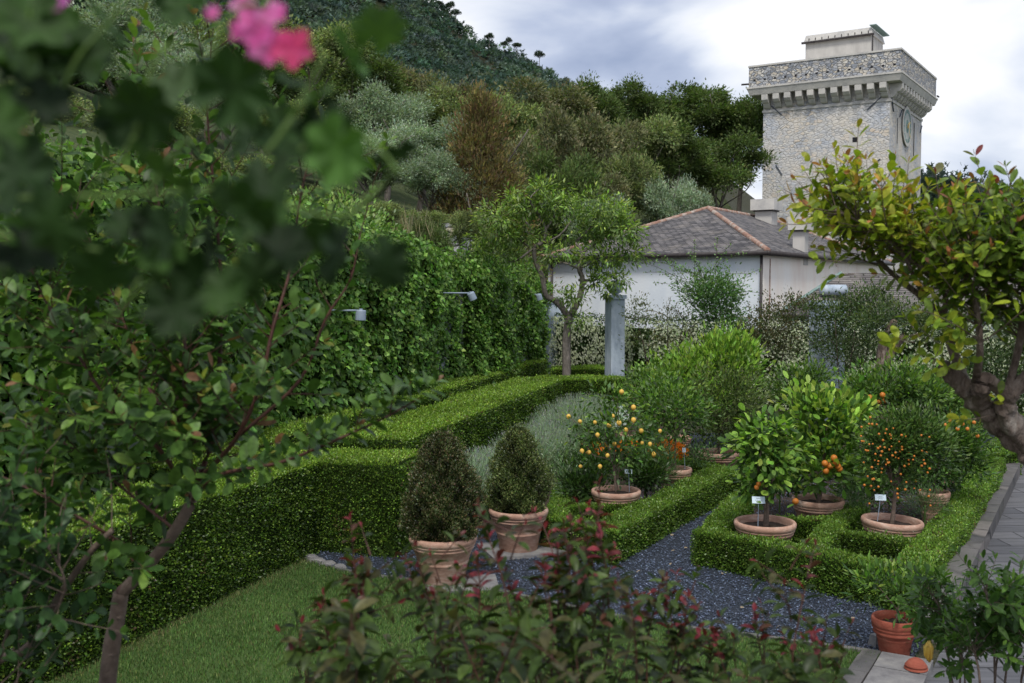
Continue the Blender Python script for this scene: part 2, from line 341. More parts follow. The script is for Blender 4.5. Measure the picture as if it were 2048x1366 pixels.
def pal(rng, n, cols, w=None, jit=.25, hue=.08):
    c = np.array(cols, float); i = rng.choice(len(c), n, p=None if w is None else np.array(w) / sum(w)); t = c[i]
    t = t * np.exp(rng.normal(0, jit, (n, 1))) * np.exp(rng.normal(0, hue, (n, 3)))
    return np.clip(t, 0, .8)
def rdir(rng, n):
    return unit(rng.normal(size=(n, 3)))

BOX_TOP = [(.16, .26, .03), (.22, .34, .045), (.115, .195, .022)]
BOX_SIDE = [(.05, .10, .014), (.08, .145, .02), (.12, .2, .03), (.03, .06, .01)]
def hedge(name, label, lines, width, h, L=.03, dens=3200, seed=1, z0=0.0, rough=.03, top=BOX_TOP, side=BOX_SIDE, cat='hedge', group=None, core=True):
    """lines: list of polylines [(x,y),..] (centre lines); rounded box section clothed in leaves"""
    rng = np.random.default_rng(seed)
    root = empty(name, (0, 0, 0), label, cat, group)
    lv = Leaves(); mb = MB(); ws = width if hasattr(width, '__len__') else [width] * len(lines)
    base = None
    for line, w in zip(lines, ws):
        pts = [np.array(p[:2], float) for p in line]
        if base is None: base = pts[0]
        for a, b in zip(pts[:-1], pts[1:]):
            d = b - a; ln = np.linalg.norm(d); d /= ln; nrm = np.array([-d[1], d[0]])
            a2 = a - d * w / 2; b2 = b + d * w / 2; ln2 = ln + w
            c = (a2 + b2) / 2; ang = math.atan2(d[1], d[0])
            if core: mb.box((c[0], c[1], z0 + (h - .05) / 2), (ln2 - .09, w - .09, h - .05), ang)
            per = 2 * h + w; n = int(per * ln2 * dens)
            s = rng.random(n) * ln2; u = rng.random(n) * per
            off = np.where(u < h, -w / 2, np.where(u < h + w, u - h - w / 2, w / 2)); z = np.where(u < h, u, np.where(u < h + w, h, per - u))
            # round the top corners
            rc = min(.07, w * .3); cx = np.clip(off, -w / 2 + rc, w / 2 - rc); cz = np.minimum(z, h - rc)
            v = np.stack([off - cx, z - cz], 1); vl = np.linalg.norm(v, axis=1, keepdims=True); corner = (vl[:, 0] > rc)
            v = np.where(corner[:, None], v / (vl + 1e-9) * rc, v); off = cx + v[:, 0]; z = cz + v[:, 1]
            nn = np.stack([np.where(z < h - rc, np.sign(off), v[:, 0] / rc), np.where(z < h - rc, 0, v[:, 1] / rc)], 1)
            bulge = rough * (.7 * np.sin(s * 1.05 + seed * 2 + z) + np.sin(s * 3.1 + seed) * .5 + np.sin(s * 7.3 + z * 5) * .4 + np.sin(z * 9 + s * 2.2 + off * 6) * .4) + rng.normal(0, rough * .45, n)
            po = off + nn[:, 0] * bulge; pz = z + nn[:, 1] * bulge
            xy = a2[None] + d[None] * s[:, None] + nrm[None] * po[:, None]
            P = np.column_stack([xy, z0 + pz]); NO = np.column_stack([nrm[None] * nn[:, :1], nn[:, 1]])
            # ends
            m = int(w * h * dens)
            for e, sg in ((a2, -1), (b2, 1)):
                oo = (rng.random(m) - .5) * (w - .03); zz = rng.random(m) * (h - .02)
                Pe = np.column_stack([e[None] + nrm[None] * oo[:, None] + d[None] * sg * rng.normal(0, rough * .5, m)[:, None], z0 + zz])
                P = np.concatenate([P, Pe]); NO = np.concatenate([NO, np.tile([d[0] * sg, d[1] * sg, 0], (m, 1))])
            n = len(P); D = NO * .9 + rdir(rng, n) * .9 + np.array([0, 0, .45]); Nn = NO + rdir(rng, n) * .8
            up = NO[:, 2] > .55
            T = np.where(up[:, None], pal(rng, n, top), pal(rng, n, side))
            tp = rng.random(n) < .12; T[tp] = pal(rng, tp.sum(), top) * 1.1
            pt = np.sin(P[:, 0] * 3.7 + P[:, 1] * 2.1 + seed) * np.sin(P[:, 1] * 4.3 - P[:, 2] * 5) + .6 * np.sin(P[:, 0] * 11 + P[:, 2] * 9) * np.sin(P[:, 1] * 13); T *= np.exp(.2 * pt)[:, None]
            br = (pt > 1.0) & (rng.random(n) < .3); T[br] = pal(rng, br.sum(), [(.12, .09, .04), (.09, .08, .03)])
            spk = up & (rng.random(n) < .05); P[spk] += np.column_stack([np.zeros(spk.sum()), np.zeros(spk.sum()), rng.uniform(.01, .05, spk.sum())]); D[spk] = [0, 0, 1] + rng.normal(0, .3, (spk.sum(), 3))
            LL = L * rng.uniform(.7, 1.35, n)
            lv.add(P - NO * L * .4, D, Nn, LL, LL * .62, T, 'quad')
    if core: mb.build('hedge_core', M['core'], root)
    lv.build('foliage', M['leaf'], root, smooth=False)
    return root

def crown_pts(rng, c, rad, nclump, per, cr, shape='ball', inner=.55, low=-.6):
    c = np.array(c, float); rad = np.array(rad, float)
    K = []
    while len(K) < nclump:
        d = rdir(rng, 1)[0]
        if d[2] < low: continue
        r = rng.uniform(inner, 1.0) ** .7
        if shape == 'cone':
            t = rng.random() ** 1.25; a = rng.random() * 2 * math.pi; rr = (1 - t) ** .75 * rng.uniform(.55, 1); K.append([math.cos(a) * rr, math.sin(a) * rr, t * 2 - 1]); continue
        if shape == 'umbrella' and d[2] < -.15: continue
        K.append(d * r)
    K = np.array(K); C = c + K * rad
    i = np.repeat(np.arange(nclump), per); n = len(i)
    g = rng.normal(size=(n, 3)) * cr * rng.uniform(.6, 1.3, nclump)[i][:, None]
    P = C[i] + g; O = unit((P - c) / rad)
    return P, O, g, i
def foliage(lv, rng, c, rad, nclump, per, cr, L, W, cols, tips=None, tmpl='fold', shape='ball', inner=.55, up=.35, low=-.6, droop=0, jit=.25):
    P, O, g, i = crown_pts(rng, c, rad, nclump, per, cr, shape, inner, low)
    n = len(P); D = O * .6 + unit(g) * .7 + rdir(rng, n) * .5 + np.array([0, 0, up - droop]); N = O * .5 + np.array([0, 0, .8]) + rdir(rng, n) * .6
    T = pal(rng, n, cols, jit=jit); T *= np.exp(rng.normal(0, .16, (nclump, 1)))[i]
    if tips is not None:
        e = (O[:, 2] > -.1) & (rng.random(n) < .55) & (((g * O).sum(1)) > cr * .35); T[e] = pal(rng, e.sum(), tips, jit=.2)
    LL = L * rng.uniform(.65, 1.3, n); lv.add(P, D, N, LL, LL * W, T, tmpl)

def wobble(rng, a, b, n=6, amp=.05):
    a = np.array(a, float); b = np.array(b, float); ln = np.linalg.norm(b - a)
    return [a + (b - a) * t + rng.normal(0, amp * ln, 3) * math.sin(math.pi * t) for t in np.linspace(0, 1, n)]
def spline(pts, k=6):
    P = [np.array(p, float) for p in pts]; P = [2 * P[0] - P[1]] + P + [2 * P[-1] - P[-2]]; out = []
    for i in range(1, len(P) - 2):
        for t in np.linspace(0, 1, k, endpoint=False):
            a, b, c, d = P[i - 1:i + 3]; out.append(.5 * (2 * b + (c - a) * t + (2 * a - 5 * b + 4 * c - d) * t * t + (3 * b - a - 3 * c + d) * t ** 3))
    out.append(P[-2]); return out
def limb(mb, rng, pts, r0, r1, k=5, n=8, gnarl=0, ridges=0):
    s = spline(pts, k); m = len(s); rad = [r0 + (r1 - r0) * (i / (m - 1)) for i in range(m)]
    if ridges:
        b0 = len(mb.v); mb.tube(s, rad, n); tw_ = rng.uniform(3, 5); ph = rng.random() * 6
        for i in range(m):
            k_ = 1 + .1 * math.sin(i * .9 + ph) + .06 * rng.normal()
            for j in range(n):
                a = 2 * math.pi * j / n; q = np.array(mb.v[b0 + i * n + j]); f = k_ * (1 + ridges * (math.sin(3 * a + i * .16 + ph) + .6 * math.sin(5 * a - i * .11) + .35 * math.sin(9 * a + i * .5)) + .03 * rng.normal())
                mb.v[b0 + i * n + j] = tuple(s[i] + (q - s[i]) * f)
        return s
    if gnarl: rad = [r * (1 + gnarl * rng.normal()) for r in rad]
    mb.tube(s, rad, n); return s

# ------------------------------------------------------------------ render settings, world, sun
scene.render.engine = 'CYCLES'
scene.cycles.use_denoising = True
scene.cycles.max_bounces = 6; scene.cycles.diffuse_bounces = 3; scene.cycles.glossy_bounces = 2; scene.cycles.transmission_bounces = 3
scene.cycles.sample_clamp_indirect = 4
scene.view_settings.view_transform = 'Standard'; scene.view_settings.look = 'None'; scene.view_settings.exposure = 0; scene.view_settings.gamma = 1
SUN_EL, SUN_AZ = 56, 186     # azimuth clockwise from +Y
w = bpy.data.worlds.new('World'); scene.world = w; w.use_nodes = True
nt = w.node_tree; N = nt.nodes; L = nt.links; bg = N['Background']
sky = N.new('ShaderNodeTexSky'); sky.sky_type = 'NISHITA'; sky.sun_disc = False; sky.sun_elevation = R(SUN_EL); sky.sun_rotation = R(SUN_AZ)
bg.inputs['Strength'].default_value = .1
tc = N.new('ShaderNodeTexCoord'); sp = N.new('ShaderNodeSeparateXYZ'); L.new(tc.outputs['Generated'], sp.inputs[0])
za = N.new('ShaderNodeMath'); za.operation = 'ADD'; za.inputs[1].default_value = .55; L.new(sp.outputs['Z'], za.inputs[0])
zm = N.new('ShaderNodeMath'); zm.operation = 'MAXIMUM'; zm.inputs[1].default_value = .12; L.new(za.outputs[0], zm.inputs[0])
dx = N.new('ShaderNodeMath'); dx.operation = 'DIVIDE'; L.new(sp.outputs['X'], dx.inputs[0]); L.new(zm.outputs[0], dx.inputs[1])
dy = N.new('ShaderNodeMath'); dy.operation = 'DIVIDE'; L.new(sp.outputs['Y'], dy.inputs[0]); L.new(zm.outputs[0], dy.inputs[1])
cb = N.new('ShaderNodeCombineXYZ'); L.new(dx.outputs[0], cb.inputs[0]); L.new(dy.outputs[0], cb.inputs[1])
mp = N.new('ShaderNodeMapping'); mp.inputs['Scale'].default_value = (1.1, 1.5, 1); mp.inputs['Location'].default_value = (2.3, .7, 0); L.new(cb.outputs[0], mp.inputs[0])
n1 = N.new('ShaderNodeTexNoise'); n1.inputs['Scale'].default_value = 2.6; n1.inputs['Detail'].default_value = 7; n1.inputs['Roughness'].default_value = .44; n1.inputs['Distortion'].default_value = .3
L.new(mp.outputs[0], n1.inputs['Vector'])
r1 = ramp(N, [(.36, (3.6, 4.3, 6.2)), (.45, (5.6, 6.3, 8.1)), (.52, (8.6, 9.1, 10.2)), (.6, (11.6, 11.6, 11.9))]); L.new(n1.outputs['Fac'], r1.inputs[0])
mx = N.new('ShaderNodeMix'); mx.data_type = 'RGBA'; mx.inputs[0].default_value = .86; L.new(sky.outputs[0], mx.inputs[6]); L.new(r1.outputs[0], mx.inputs[7])
L.new(mx.outputs[2], bg.inputs['Color'])
ld = bpy.data.lights.new('sun', 'SUN'); ld.energy = 2.7; ld.angle = R(13); ld.color = (1, .96, .88)
lo = bpy.data.objects.new('sun', ld); col.objects.link(lo); lo.location = (0, 0, 60)
lo.rotation_euler = (R(90 - SUN_EL), 0, R(180 - SUN_AZ))

# ------------------------------------------------------------------ terrain
def smooth(t): t = np.clip(t, 0, 1); return t * t * (3 - 2 * t)
def hillz(X, Y):
    X = np.asarray(X, float); Y = np.asarray(Y, float)
    s1 = (X - 1.0) * (-.95) + (Y - 31.5) * .312; s2 = Y - 62 + np.maximum(0, 2 - X) * 6
    s = np.minimum(s1 + np.maximum(0, X - 1) * 3, s2 - np.maximum(0, X - 17) * 4) - .6
    return np.where(s > 0, 3.0 * smooth(s / 3) + .38 * np.maximum(s, 0), -.4)
def grid(name, xs, ys, fz, mat, kind='structure'):
    X, Y = np.meshgrid(xs, ys); Z = fz(X, Y); nx, ny = len(xs), len(ys)
    V = np.column_stack([X.ravel(), Y.ravel(), Z.ravel()]); i = np.arange(nx * ny).reshape(ny, nx)
    F = np.column_stack([i[:-1, :-1].ravel(), i[:-1, 1:].ravel(), i[1:, 1:].ravel(), i[1:, :-1].ravel()])
    return tag(mesh_np(name, V, F, mat, smooth=True), kind=kind)
tag(MB().box((0, 900, -.55), (5000, 4200, .1)).build('ground', M['earth']), kind='structure')
tag(MB().box((2, 20, -.03), (60, 50, .06)).build('garden_soil', M['earth']), kind='structure')
def hz_n(X, Y): return hillz(X, Y) + .25 * np.sin(X * .7) * np.sin(Y * .5 + X * .3) * (hillz(X, Y) > 0)
M['hillground'] = noisemat('scrubby hill ground', [(.3, (.03, .045, .014)), (.5, (.055, .08, .024)), (.75, (.11, .12, .05))], 2.5, bump=1, bscale=9, dist=.15)
grid('hillside', np.linspace(-75, 75, 121), np.linspace(8, 130, 110), hz_n, M['hillground'])
def ridge(X):
    px = X / 260 * FPX + 1024
    py = np.interp(px, [-900, 200, 600, 800, 870, 905, 960, 1040, 1100, 1150, 1250, 1400, 1800], [-700, -330, -130, -50, 0, 42, 84, 112, 148, 172, 200, 290, 600])
    return (575 - py) / FPX * 260 + HC
def far(X, Y):
    t = np.clip((Y - 120) / 140, 0, 1); top = ridge(X * 260 / np.maximum(Y, 120) * 1.0)
    z = top * (t ** 1.1) * (Y < 262) + np.where(Y >= 262, top * (1 - (Y - 262) / 260), 0)
    return z - 3 + 1.2 * np.sin(X * .13 + Y * .05) * np.sin(Y * .11) * t
grid('far_hill', np.linspace(-260, 130, 160), np.linspace(121, 330, 90), far, M['earth'])

# ------------------------------------------------------------------ far wood (one mass) on the far hill
rng = np.random.default_rng(5)
lv = Leaves(); n = 6000
Y = rng.uniform(122, 268, n); X = rng.uniform(-.62, .16, n) * Y; Z = far(X, Y); k = Z > -1; X, Y, Z = X[k], Y[k], Z[k]
rad = rng.uniform(1.0, 3.0, len(X)); per = 64
C = np.repeat(np.column_stack([X, Y, Z + rad * .3]), per, axis=0); rr = np.repeat(rad, per)
O = rdir(rng, len(C)); O[:, 2] = np.abs(O[:, 2]) * 1.0 - .1; O[:, 1] = -np.abs(O[:, 1]) * .8 + .1
P = C + O * rr[:, None] * rng.uniform(.75, 1.05, (len(C), 1))
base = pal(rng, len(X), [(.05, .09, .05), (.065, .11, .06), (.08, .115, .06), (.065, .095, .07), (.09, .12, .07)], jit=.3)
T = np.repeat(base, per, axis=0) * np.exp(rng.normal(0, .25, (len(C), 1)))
T = T * .8 + np.array([.02, .034, .048])  # pale blue distance haze mixed into the leaf tints
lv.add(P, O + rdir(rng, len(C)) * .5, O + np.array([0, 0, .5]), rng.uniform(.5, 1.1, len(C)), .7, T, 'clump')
tag(lv.build('far_wood', M['matte'], smooth=False), 'dense green wood with bluish haze in its colour, covering the distant hill', 'forest', kind='stuff')

# ------------------------------------------------------------------ tree templates (prototypes are also the first placed tree)
def tree_proto(name, seed, H, Rr, cols, tips=None, nclump=90, per=110, cr=.45, L=.2, W=.5, shape='ball', ch=.62, trunkr=.16, mat='matte', tmpl='clump', low=-.6, up=.35, limbs=9, bark='bark'):
    rng = np.random.default_rng(seed); root = empty(name); lv = Leaves(); cz = H * (1 - ch / 2)
    if shape == 'ball':
        for q in range(14):
            a = q * 2.4 + rng.random(); f = rng.uniform(.25, .8); zz = rng.uniform(-.45, .62) * (1 if q else 0); f = f * math.sqrt(max(.1, 1 - zz * zz * .7))
            c = (math.cos(a) * Rr * f, math.sin(a) * Rr * f, cz + zz * H * ch / 2); k = rng.uniform(.24, .46); tq = rng.uniform(.8, 1.25)
            foliage(lv, rng, c, (Rr * k, Rr * k, H * ch / 2 * k), nclump // 6, per // 2, cr * .5, L, W, [tuple(np.array(cc_) * tq) for cc_ in cols], tips and [tuple(np.array(cc_) * tq) for cc_ in tips], tmpl, shape, low=-.35, up=.12, jit=.28)
    else: foliage(lv, rng, (0, 0, cz), (Rr, Rr, H * ch / 2), nclump, per, cr, L, W, cols, tips, tmpl, shape, low=low, up=up)
    mb = MB(); fork = np.array([rng.normal(0, .15), rng.normal(0, .15), H * (1 - ch) * .9])
    limb(mb, rng, [(0, 0, -.8), (rng.normal(0, .08), rng.normal(0, .08), H * .15), fork], trunkr * 1.2, trunkr * .8)
    for q in range(limbs):
        a = 2 * math.pi * (q + rng.random() * .6) / limbs; f = rng.uniform(.4, .85)
        e = np.array([math.cos(a) * Rr * f, math.sin(a) * Rr * f, cz + H * ch / 2 * rng.uniform(-.3, .75)])
        limb(mb, rng, wobble(rng, fork, e, 4, .08), trunkr * .5, .02, 4, 6)
    if shape == 'cone': limb(mb, rng, [fork, (0, 0, H * .95)], trunkr * .7, .02)
    mb.build('trunk', M[bark], root, smooth=True); lv.build('crown', M[mat], root, smooth=False)
    return root
OL = [(.2, .26, .17), (.26, .33, .22), (.15, .2, .12)]; OAK = [(.09, .13, .045), (.125, .17, .06), (.068, .1, .034)]
BR = [(.125, .135, .07), (.16, .16, .085), (.09, .105, .05)]; LG = [(.125, .16, .065), (.17, .205, .08), (.09, .12, .05)]
CY = [(.16, .11, .06), (.19, .135, .07), (.12, .115, .05), (.15, .10, .06), (.14, .14, .05)]
TP = {
 'olive': tree_proto('olive_tree', 11, 7, 2.7, OL, [(.3, .37, .28)], 150, 130, .42, .15, .45),
 'oak': tree_proto('oak_tree', 12, 9, 3.4, OAK, [(.10, .15, .04)], 150, 120, .5, .2, .6),
 'russet': tree_proto('russet_leaved_tree', 13, 8, 3.2, BR, [(.2, .2, .1)], 140, 110, .42, .17, .55),
 'green': tree_proto('broadleaf_tree', 14, 7.5, 3, LG, [(.24, .29, .11)], 140, 110, .42, .17, .55),
 'cone': tree_proto('cypress_tree', 15, 7.5, 2.4, CY, [(.2, .17, .06)], 330, 110, .24, .13, .4, shape='cone', ch=.93, trunkr=.13, up=.5),
 'pine': tree_proto('umbrella_pine', 16, 9, 3.1, [(.03, .05, .03), (.045, .07, .04)], None, 40, 90, .5, .35, .5, ch=.3, trunkr=.17, low=-.2, limbs=7),
}
used = set(); PROTO_H = dict(olive=7, oak=9, russet=8, green=7.5, cone=7.5, pine=9); PROTO_R = dict(olive=2.7, oak=3.4, russet=3.2, green=3, cone=2.4, pine=3.1)
rngt = np.random.default_rng(77)
def place(kind, px, pytop, Y, wpx, label, group=None, pybase=None, rz=None, cat='tree'):
    o = TP[kind] if kind not in used else copy_tree(TP[kind]); used.add(kind)
    top = PY(px, pytop, Y); x = top[0]
    zb = float(hillz(x, Y)) if pybase is None else PY(px, pybase, Y)[2]
    h = top[2] - zb; s = wpx / FPX * Y / 2 / PROTO_R[kind]
    sz = min(max(h / PROTO_H[kind], s * .8), s * 1.45) if pybase is None else h / PROTO_H[kind]; zb = top[2] - sz * PROTO_H[kind]
    o.location = (x, Y, zb); o.scale = (s, s, sz); o.rotation_euler = (0, 0, rngt.random() * 6.28 if rz is None else rz)
    tag(o, label, cat, group); return o
G = 'trees on the wooded hillside'
for a in [
 ('olive', 250, -20, 44, 330, 'silvery olive tree high on the slope near the top left corner'),
 ('olive', 345, 75, 38, 210, 'small silver olive tree just right of the blurred dark leaves'),
 ('green', 445, 25, 50, 230, 'light green tree on the slope below the pink geranium flower'),
 ('green', 600, 30, 55, 250, 'yellow green tree on the slope right of the pink geranium flower'),
 ('oak', 520, 110, 46, 210, 'dark green tree below and behind the pink geranium flower'),
 ('olive', 455, 130, 36, 150, 'small pale olive shrub tree below the pink geranium stem'),
 ('oak', 100, 20, 52, 300, 'dark oak behind the blurred geranium leaves at the left edge'),
 ('green', 60, 170, 34, 240, 'green tree low behind the blurred geranium leaves at the left edge'),
 ('oak', 700, 90, 66, 260, 'dark oak at the foot of the distant hill'),
 ('russet', 860, 128, 72, 210, 'rusty brown crowned tree at the foot of the distant hill'),
 ('oak', 760, 150, 70, 170, 'dark green tree left of the rusty brown crown'),
 ('olive', 770, 165, 52, 190, 'tall silvery olive tree left of the brown cypress'),
 ('olive', 655, 230, 44, 190, 'silvery olive tree beside the hanging geranium leaves'),
 ('green', 900, 170, 62, 240, 'pale yellow green tree above the brown cypress'),
 ('olive', 845, 225, 47, 220, 'broad soft silver olive tree touching the brown cypress'),
 ('olive', 740, 250, 41, 220, 'silvery olive tree with bare trunk above the ivy wall'),
 ('olive', 860, 300, 40.5, 170, 'low silver olive tree at the left foot of the brown cypress'),
 ('russet', 1060, 160, 70, 270, 'olive brown tree right of and above the brown cypress'),
 ('green', 1010, 190, 62, 190, 'green tree directly behind the tip of the brown cypress'),
 ('russet', 1120, 210, 58, 230, 'brownish green tree right of the brown cypress'),
 ('oak', 1165, 165, 78, 200, 'dark oak on the skyline where the distant hill ends'),
 ('oak', 1250, 165, 84, 180, 'oak on the skyline right of the distant hill'),
 ('russet', 1190, 230, 66, 220, 'flecked olive brown tree in the middle of the wood'),
 ('oak', 1130, 300, 50, 210, 'dark bushy tree right of the cypress, above the medlar tree'),
 ('green', 1270, 225, 70, 190, 'mid green feathery tree under the skyline oaks'),
 ('oak', 1385, 170, 88, 230, 'tall dark oak left of the tower'),
 ('oak', 1480, 185, 86, 190, 'tall dark oak touching the left side of the tower'),
 ('oak', 1330, 250, 72, 200, 'dark oak in shadow behind the slate roof'),
 ('green', 1250, 300, 64, 170, 'dark leafy tree above the medlar tree'),
 ('oak', 1440, 270, 76, 220, 'dark oak between the roof apex and the tower'),
 ('russet', 1190, 335, 52, 160, 'brown tinged tree behind the top of the medlar tree'),
 ('olive', 1350, 340, 63, 140, 'grey green olive tree right behind the roof apex'),
 ('olive', 1200, 385, 46, 130, 'small pale olive tree behind the medlar tree'),
 ('green', 560, 200, 40, 200, 'green tree behind the drooping geranium leaves'),
 ('green', 300, 190, 30, 220, 'green tree behind the crape myrtle sapling'),
 ('oak', 180, 300, 26, 260, 'shaded tree behind the left side of the ivy wall'),
 ('green', 480, 300, 30, 220, 'leafy tree just behind the ivy wall'),
]: place(*a, group=G)
place('cone', 962, 200, 41, 330, 'reddish brown pointed cypress standing in front of the wood', G)
for a in [
 ('green', 690, 405, 30.5, 130, 'bright green bush rising above the ivy wall, left of the dry grass'),
 ('green', 940, 415, 35, 90, 'small bright green bush beside the dry stone block'),
 ('oak', 860, 440, 33, 110, 'dark green bush between the ivy wall and the dry stone block'),
 ('green', 600, 420, 27, 140, 'yellow green bush over the near part of the ivy wall'),
 ('oak', 1010, 470, 36, 130, 'dark bush behind the far end of the ivy wall'),
 ('russet', 800, 440, 35, 130, 'brownish bush on the bank above the ivy wall'),
 ('green', 750, 400, 32, 120, 'bright bush on the bank at the foot of the silver olive trunk'),
 ('green', 850, 415, 37, 110, 'pale green bush at the left foot of the brown conical tree'),
 ('green', 640, 370, 29, 130, 'leafy bush behind the vine that spills over the ivy wall'),
]: place(*a, group='bushes above the ivy wall', cat='bush')
# ridge pines
for i, (px, pt, pb, Y, wp, lb) in enumerate([
 (1079, 103, 135, 255, 22, 'lone umbrella pine with a thin trunk on the hill ridge, the rightmost large one'),
 (1034, 86, 106, 256, 22, 'umbrella pine on the ridge, right one of the close trio'),
 (1018, 76, 100, 258, 14, 'small high umbrella pine at the top of the close trio on the ridge'),
 (1008, 83, 104, 256, 16, 'umbrella pine on the ridge, left one of the close trio'),
 (978, 68, 90, 256, 24, 'low spreading pine alone on the ridge left of the close trio'),
 (912, 20, 45, 256, 22, 'lowest pine of the cluster near the top edge of the ridge'),
 (900, 4, 36, 257, 20, 'middle pine of the cluster near the top edge of the ridge'),
 (878, 3, 20, 258, 18, 'leftmost pine of the cluster near the top edge of the ridge'),
 (1045, 108, 118, 256, 9, 'tiny pine on the ridge between the trio and the lone pine')]):
    place('pine', px, pt, Y, wp, lb, 'pines on the hill ridge', pybase=pb + 8)
# distant wood right of tower
lv = Leaves()
for px, py, wd in ((1875, 372, 60), (1925, 380, 40), (1850, 372, 40), (1950, 392, 40), (1900, 392, 90), (1985, 400, 60)):
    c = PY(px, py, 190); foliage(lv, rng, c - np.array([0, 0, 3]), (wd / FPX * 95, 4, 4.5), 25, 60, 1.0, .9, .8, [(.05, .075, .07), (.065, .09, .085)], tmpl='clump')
c = PY(1910, 410, 190); foliage(lv, rng, c - np.array([0, 0, 7]), (14, 5, 9), 80, 90, 1.6, 1.1, .8, [(.05, .075, .07), (.065, .09, .085)], tmpl='clump')
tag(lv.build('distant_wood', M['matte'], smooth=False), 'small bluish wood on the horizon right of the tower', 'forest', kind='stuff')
grid('distant_rise', np.linspace(50, 160, 34), np.linspace(168, 260, 24), lambda X, Y: 17 * np.exp(-((X - 88) / 20) ** 2) * np.clip((Y - 170) / 18, 0, 1) * np.clip((258 - Y) / 50, 0, 1) - .6, M['hillground'])
# dry stone block above the ivy wall
c = PY(910, 470, 37)
tag(MB().box((c[0], c[1], c[2] - .9), (1.3, .8, 2.6), .3, .85).build('dry_stone_wall', M['drystone'], bevel=.08), 'pale stub of dry stone wall among bushes above the ivy', 'wall')
# dry grass tufts on the bank
lv = Leaves(); n = 900; cc = [PY(px, py, 33) for px, py in ((770, 450), (800, 445), (745, 435), (700, 425), (820, 465))]
i = rng.integers(0, len(cc), n); P = np.array(cc)[i] + rng.normal(0, 1, (n, 3)) * [.5, .6, .08] - [0, 0, .4]
lv.add(P, rdir(rng, n) * .35 + [0, 0, 1], rdir(rng, n), rng.uniform(.4, .95, n), .02, pal(rng, n, [(.32, .28, .18), (.24, .25, .13)]), 'quad')
tag(lv.build('dry_grass', M['matte'], smooth=False), 'pale dry grass on the bank above the ivy wall', 'grass', kind='stuff')

# ------------------------------------------------------------------ tower
def v3(p, z): return np.array([p[0], p[1], z])
def quadwall(mb, a, b, z0, z1, off=0):
    """upright wall from a to b, seen from the side where a is left and b is right"""
    a = np.array(a[:2], float); b = np.array(b[:2], float); ln = np.linalg.norm(b - a)
    mb.face([v3(a, z0), v3(b, z0), v3(b, z1), v3(a, z1)], [(off, z0), (off + ln, z0), (off + ln, z1), (off, z1)])
tw = empty('stone_tower', (27.4, 75, 0), 'tall square rubble stone tower with corbelled parapet and a round clock', 'tower')
K0 = np.array([27.4, 75.0]); dl = np.array([-.839, .545]); dr = np.array([.545, .839])
def TQ(u, v): return K0 + dl * u + dr * v - np.array([27.4, 75.0])   # plan coords local to the tower root
LU, LV = 9.45, 10.9
def zat(px, py, Y=75): return PY(px, py, Y)[2]
zt = zat(1780, 103); zc = zat(1780, 150); zb2 = zat(1780, 163); zk = zb2 - 1.12
def ringbox(name, o0, z0, z1, mat, parent, o1=None, top=True):
    o1 = o0 if o1 is None else o1; mb = MB()
    c0 = [TQ(LU + o0, -o0), TQ(-o0, -o0), TQ(-o0, LV + o0), TQ(LU + o0, LV + o0)]; c1 = [TQ(LU + o1, -o1), TQ(-o1, -o1), TQ(-o1, LV + o1), TQ(LU + o1, LV + o1)]
    off = 0
    for i in range(4):
        j = (i + 1) % 4; ln = np.linalg.norm(c0[j] - c0[i])
        mb.face([v3(c0[i], z0), v3(c0[j], z0), v3(c1[j], z1), v3(c1[i], z1)], [(off, z0), (off + ln, z0), (off + ln, z1), (off, z1)]); off += ln + 3.3
    if top: mb.face([v3(c, z1) for c in c1]); mb.face([v3(c, z0) for c in c0[::-1]])
    return mb.build(name, M[mat], parent)
ringbox('wall', .12, -1, 6, 'towerstone', tw, 0); ringbox('wall', 0, 6.01, zk + 1.6, 'towerstone', tw)
ringbox('string_course', .07, zk - .28, zk - .1, 'dressed', tw)
ringbox('cornice', .82, zb2 - .1, zc - .12, 'dressed', tw, .98); ringbox('cornice', 1.02, zc - .1, zc + .03, 'dressed', tw)
ringbox('parapet', .88, zc + .04, zt - .14, 'parapetstone', tw); ringbox('coping', .93, zt - .13, zt, 'dressed', tw)
def corbel(u, v, ou, ov):
    """stepped quarter-round bracket growing out of the wall in direction (ou,ov)"""
    mb = MB(); d = dl * ou + dr * ov; s = np.array([-d[1], d[0]]); p = TQ(u, v); hw = .24
    prof = [(0, zk), (.1, zk), (.26, zk + .1), (.4, zk + .28), (.42, zk + .36), (.6, zk + .4), (.8, zk + .6), (.82, zb2 - .12), (0, zb2 - .12)]
    for i in range(len(prof) - 1):
        a, b = prof[i], prof[i + 1]
        mb.face([v3(p + d * a[0] - s * hw, a[1]), v3(p + d * a[0] + s * hw, a[1]), v3(p + d * b[0] + s * hw, b[1]), v3(p + d * b[0] - s * hw, b[1])][::-1])
    for sg in (-1, 1): mb.face([v3(p + d * q[0] + s * hw * sg, q[1]) for q in prof])
    return mb.build('corbel', M['dressed'], tw)

for i in range(11): corbel(.35 + i * (LU - .7) / 10, 0, 0, -1)
for i in range(12): corbel(0, .35 + i * (LV - .7) / 11, -1, 0)
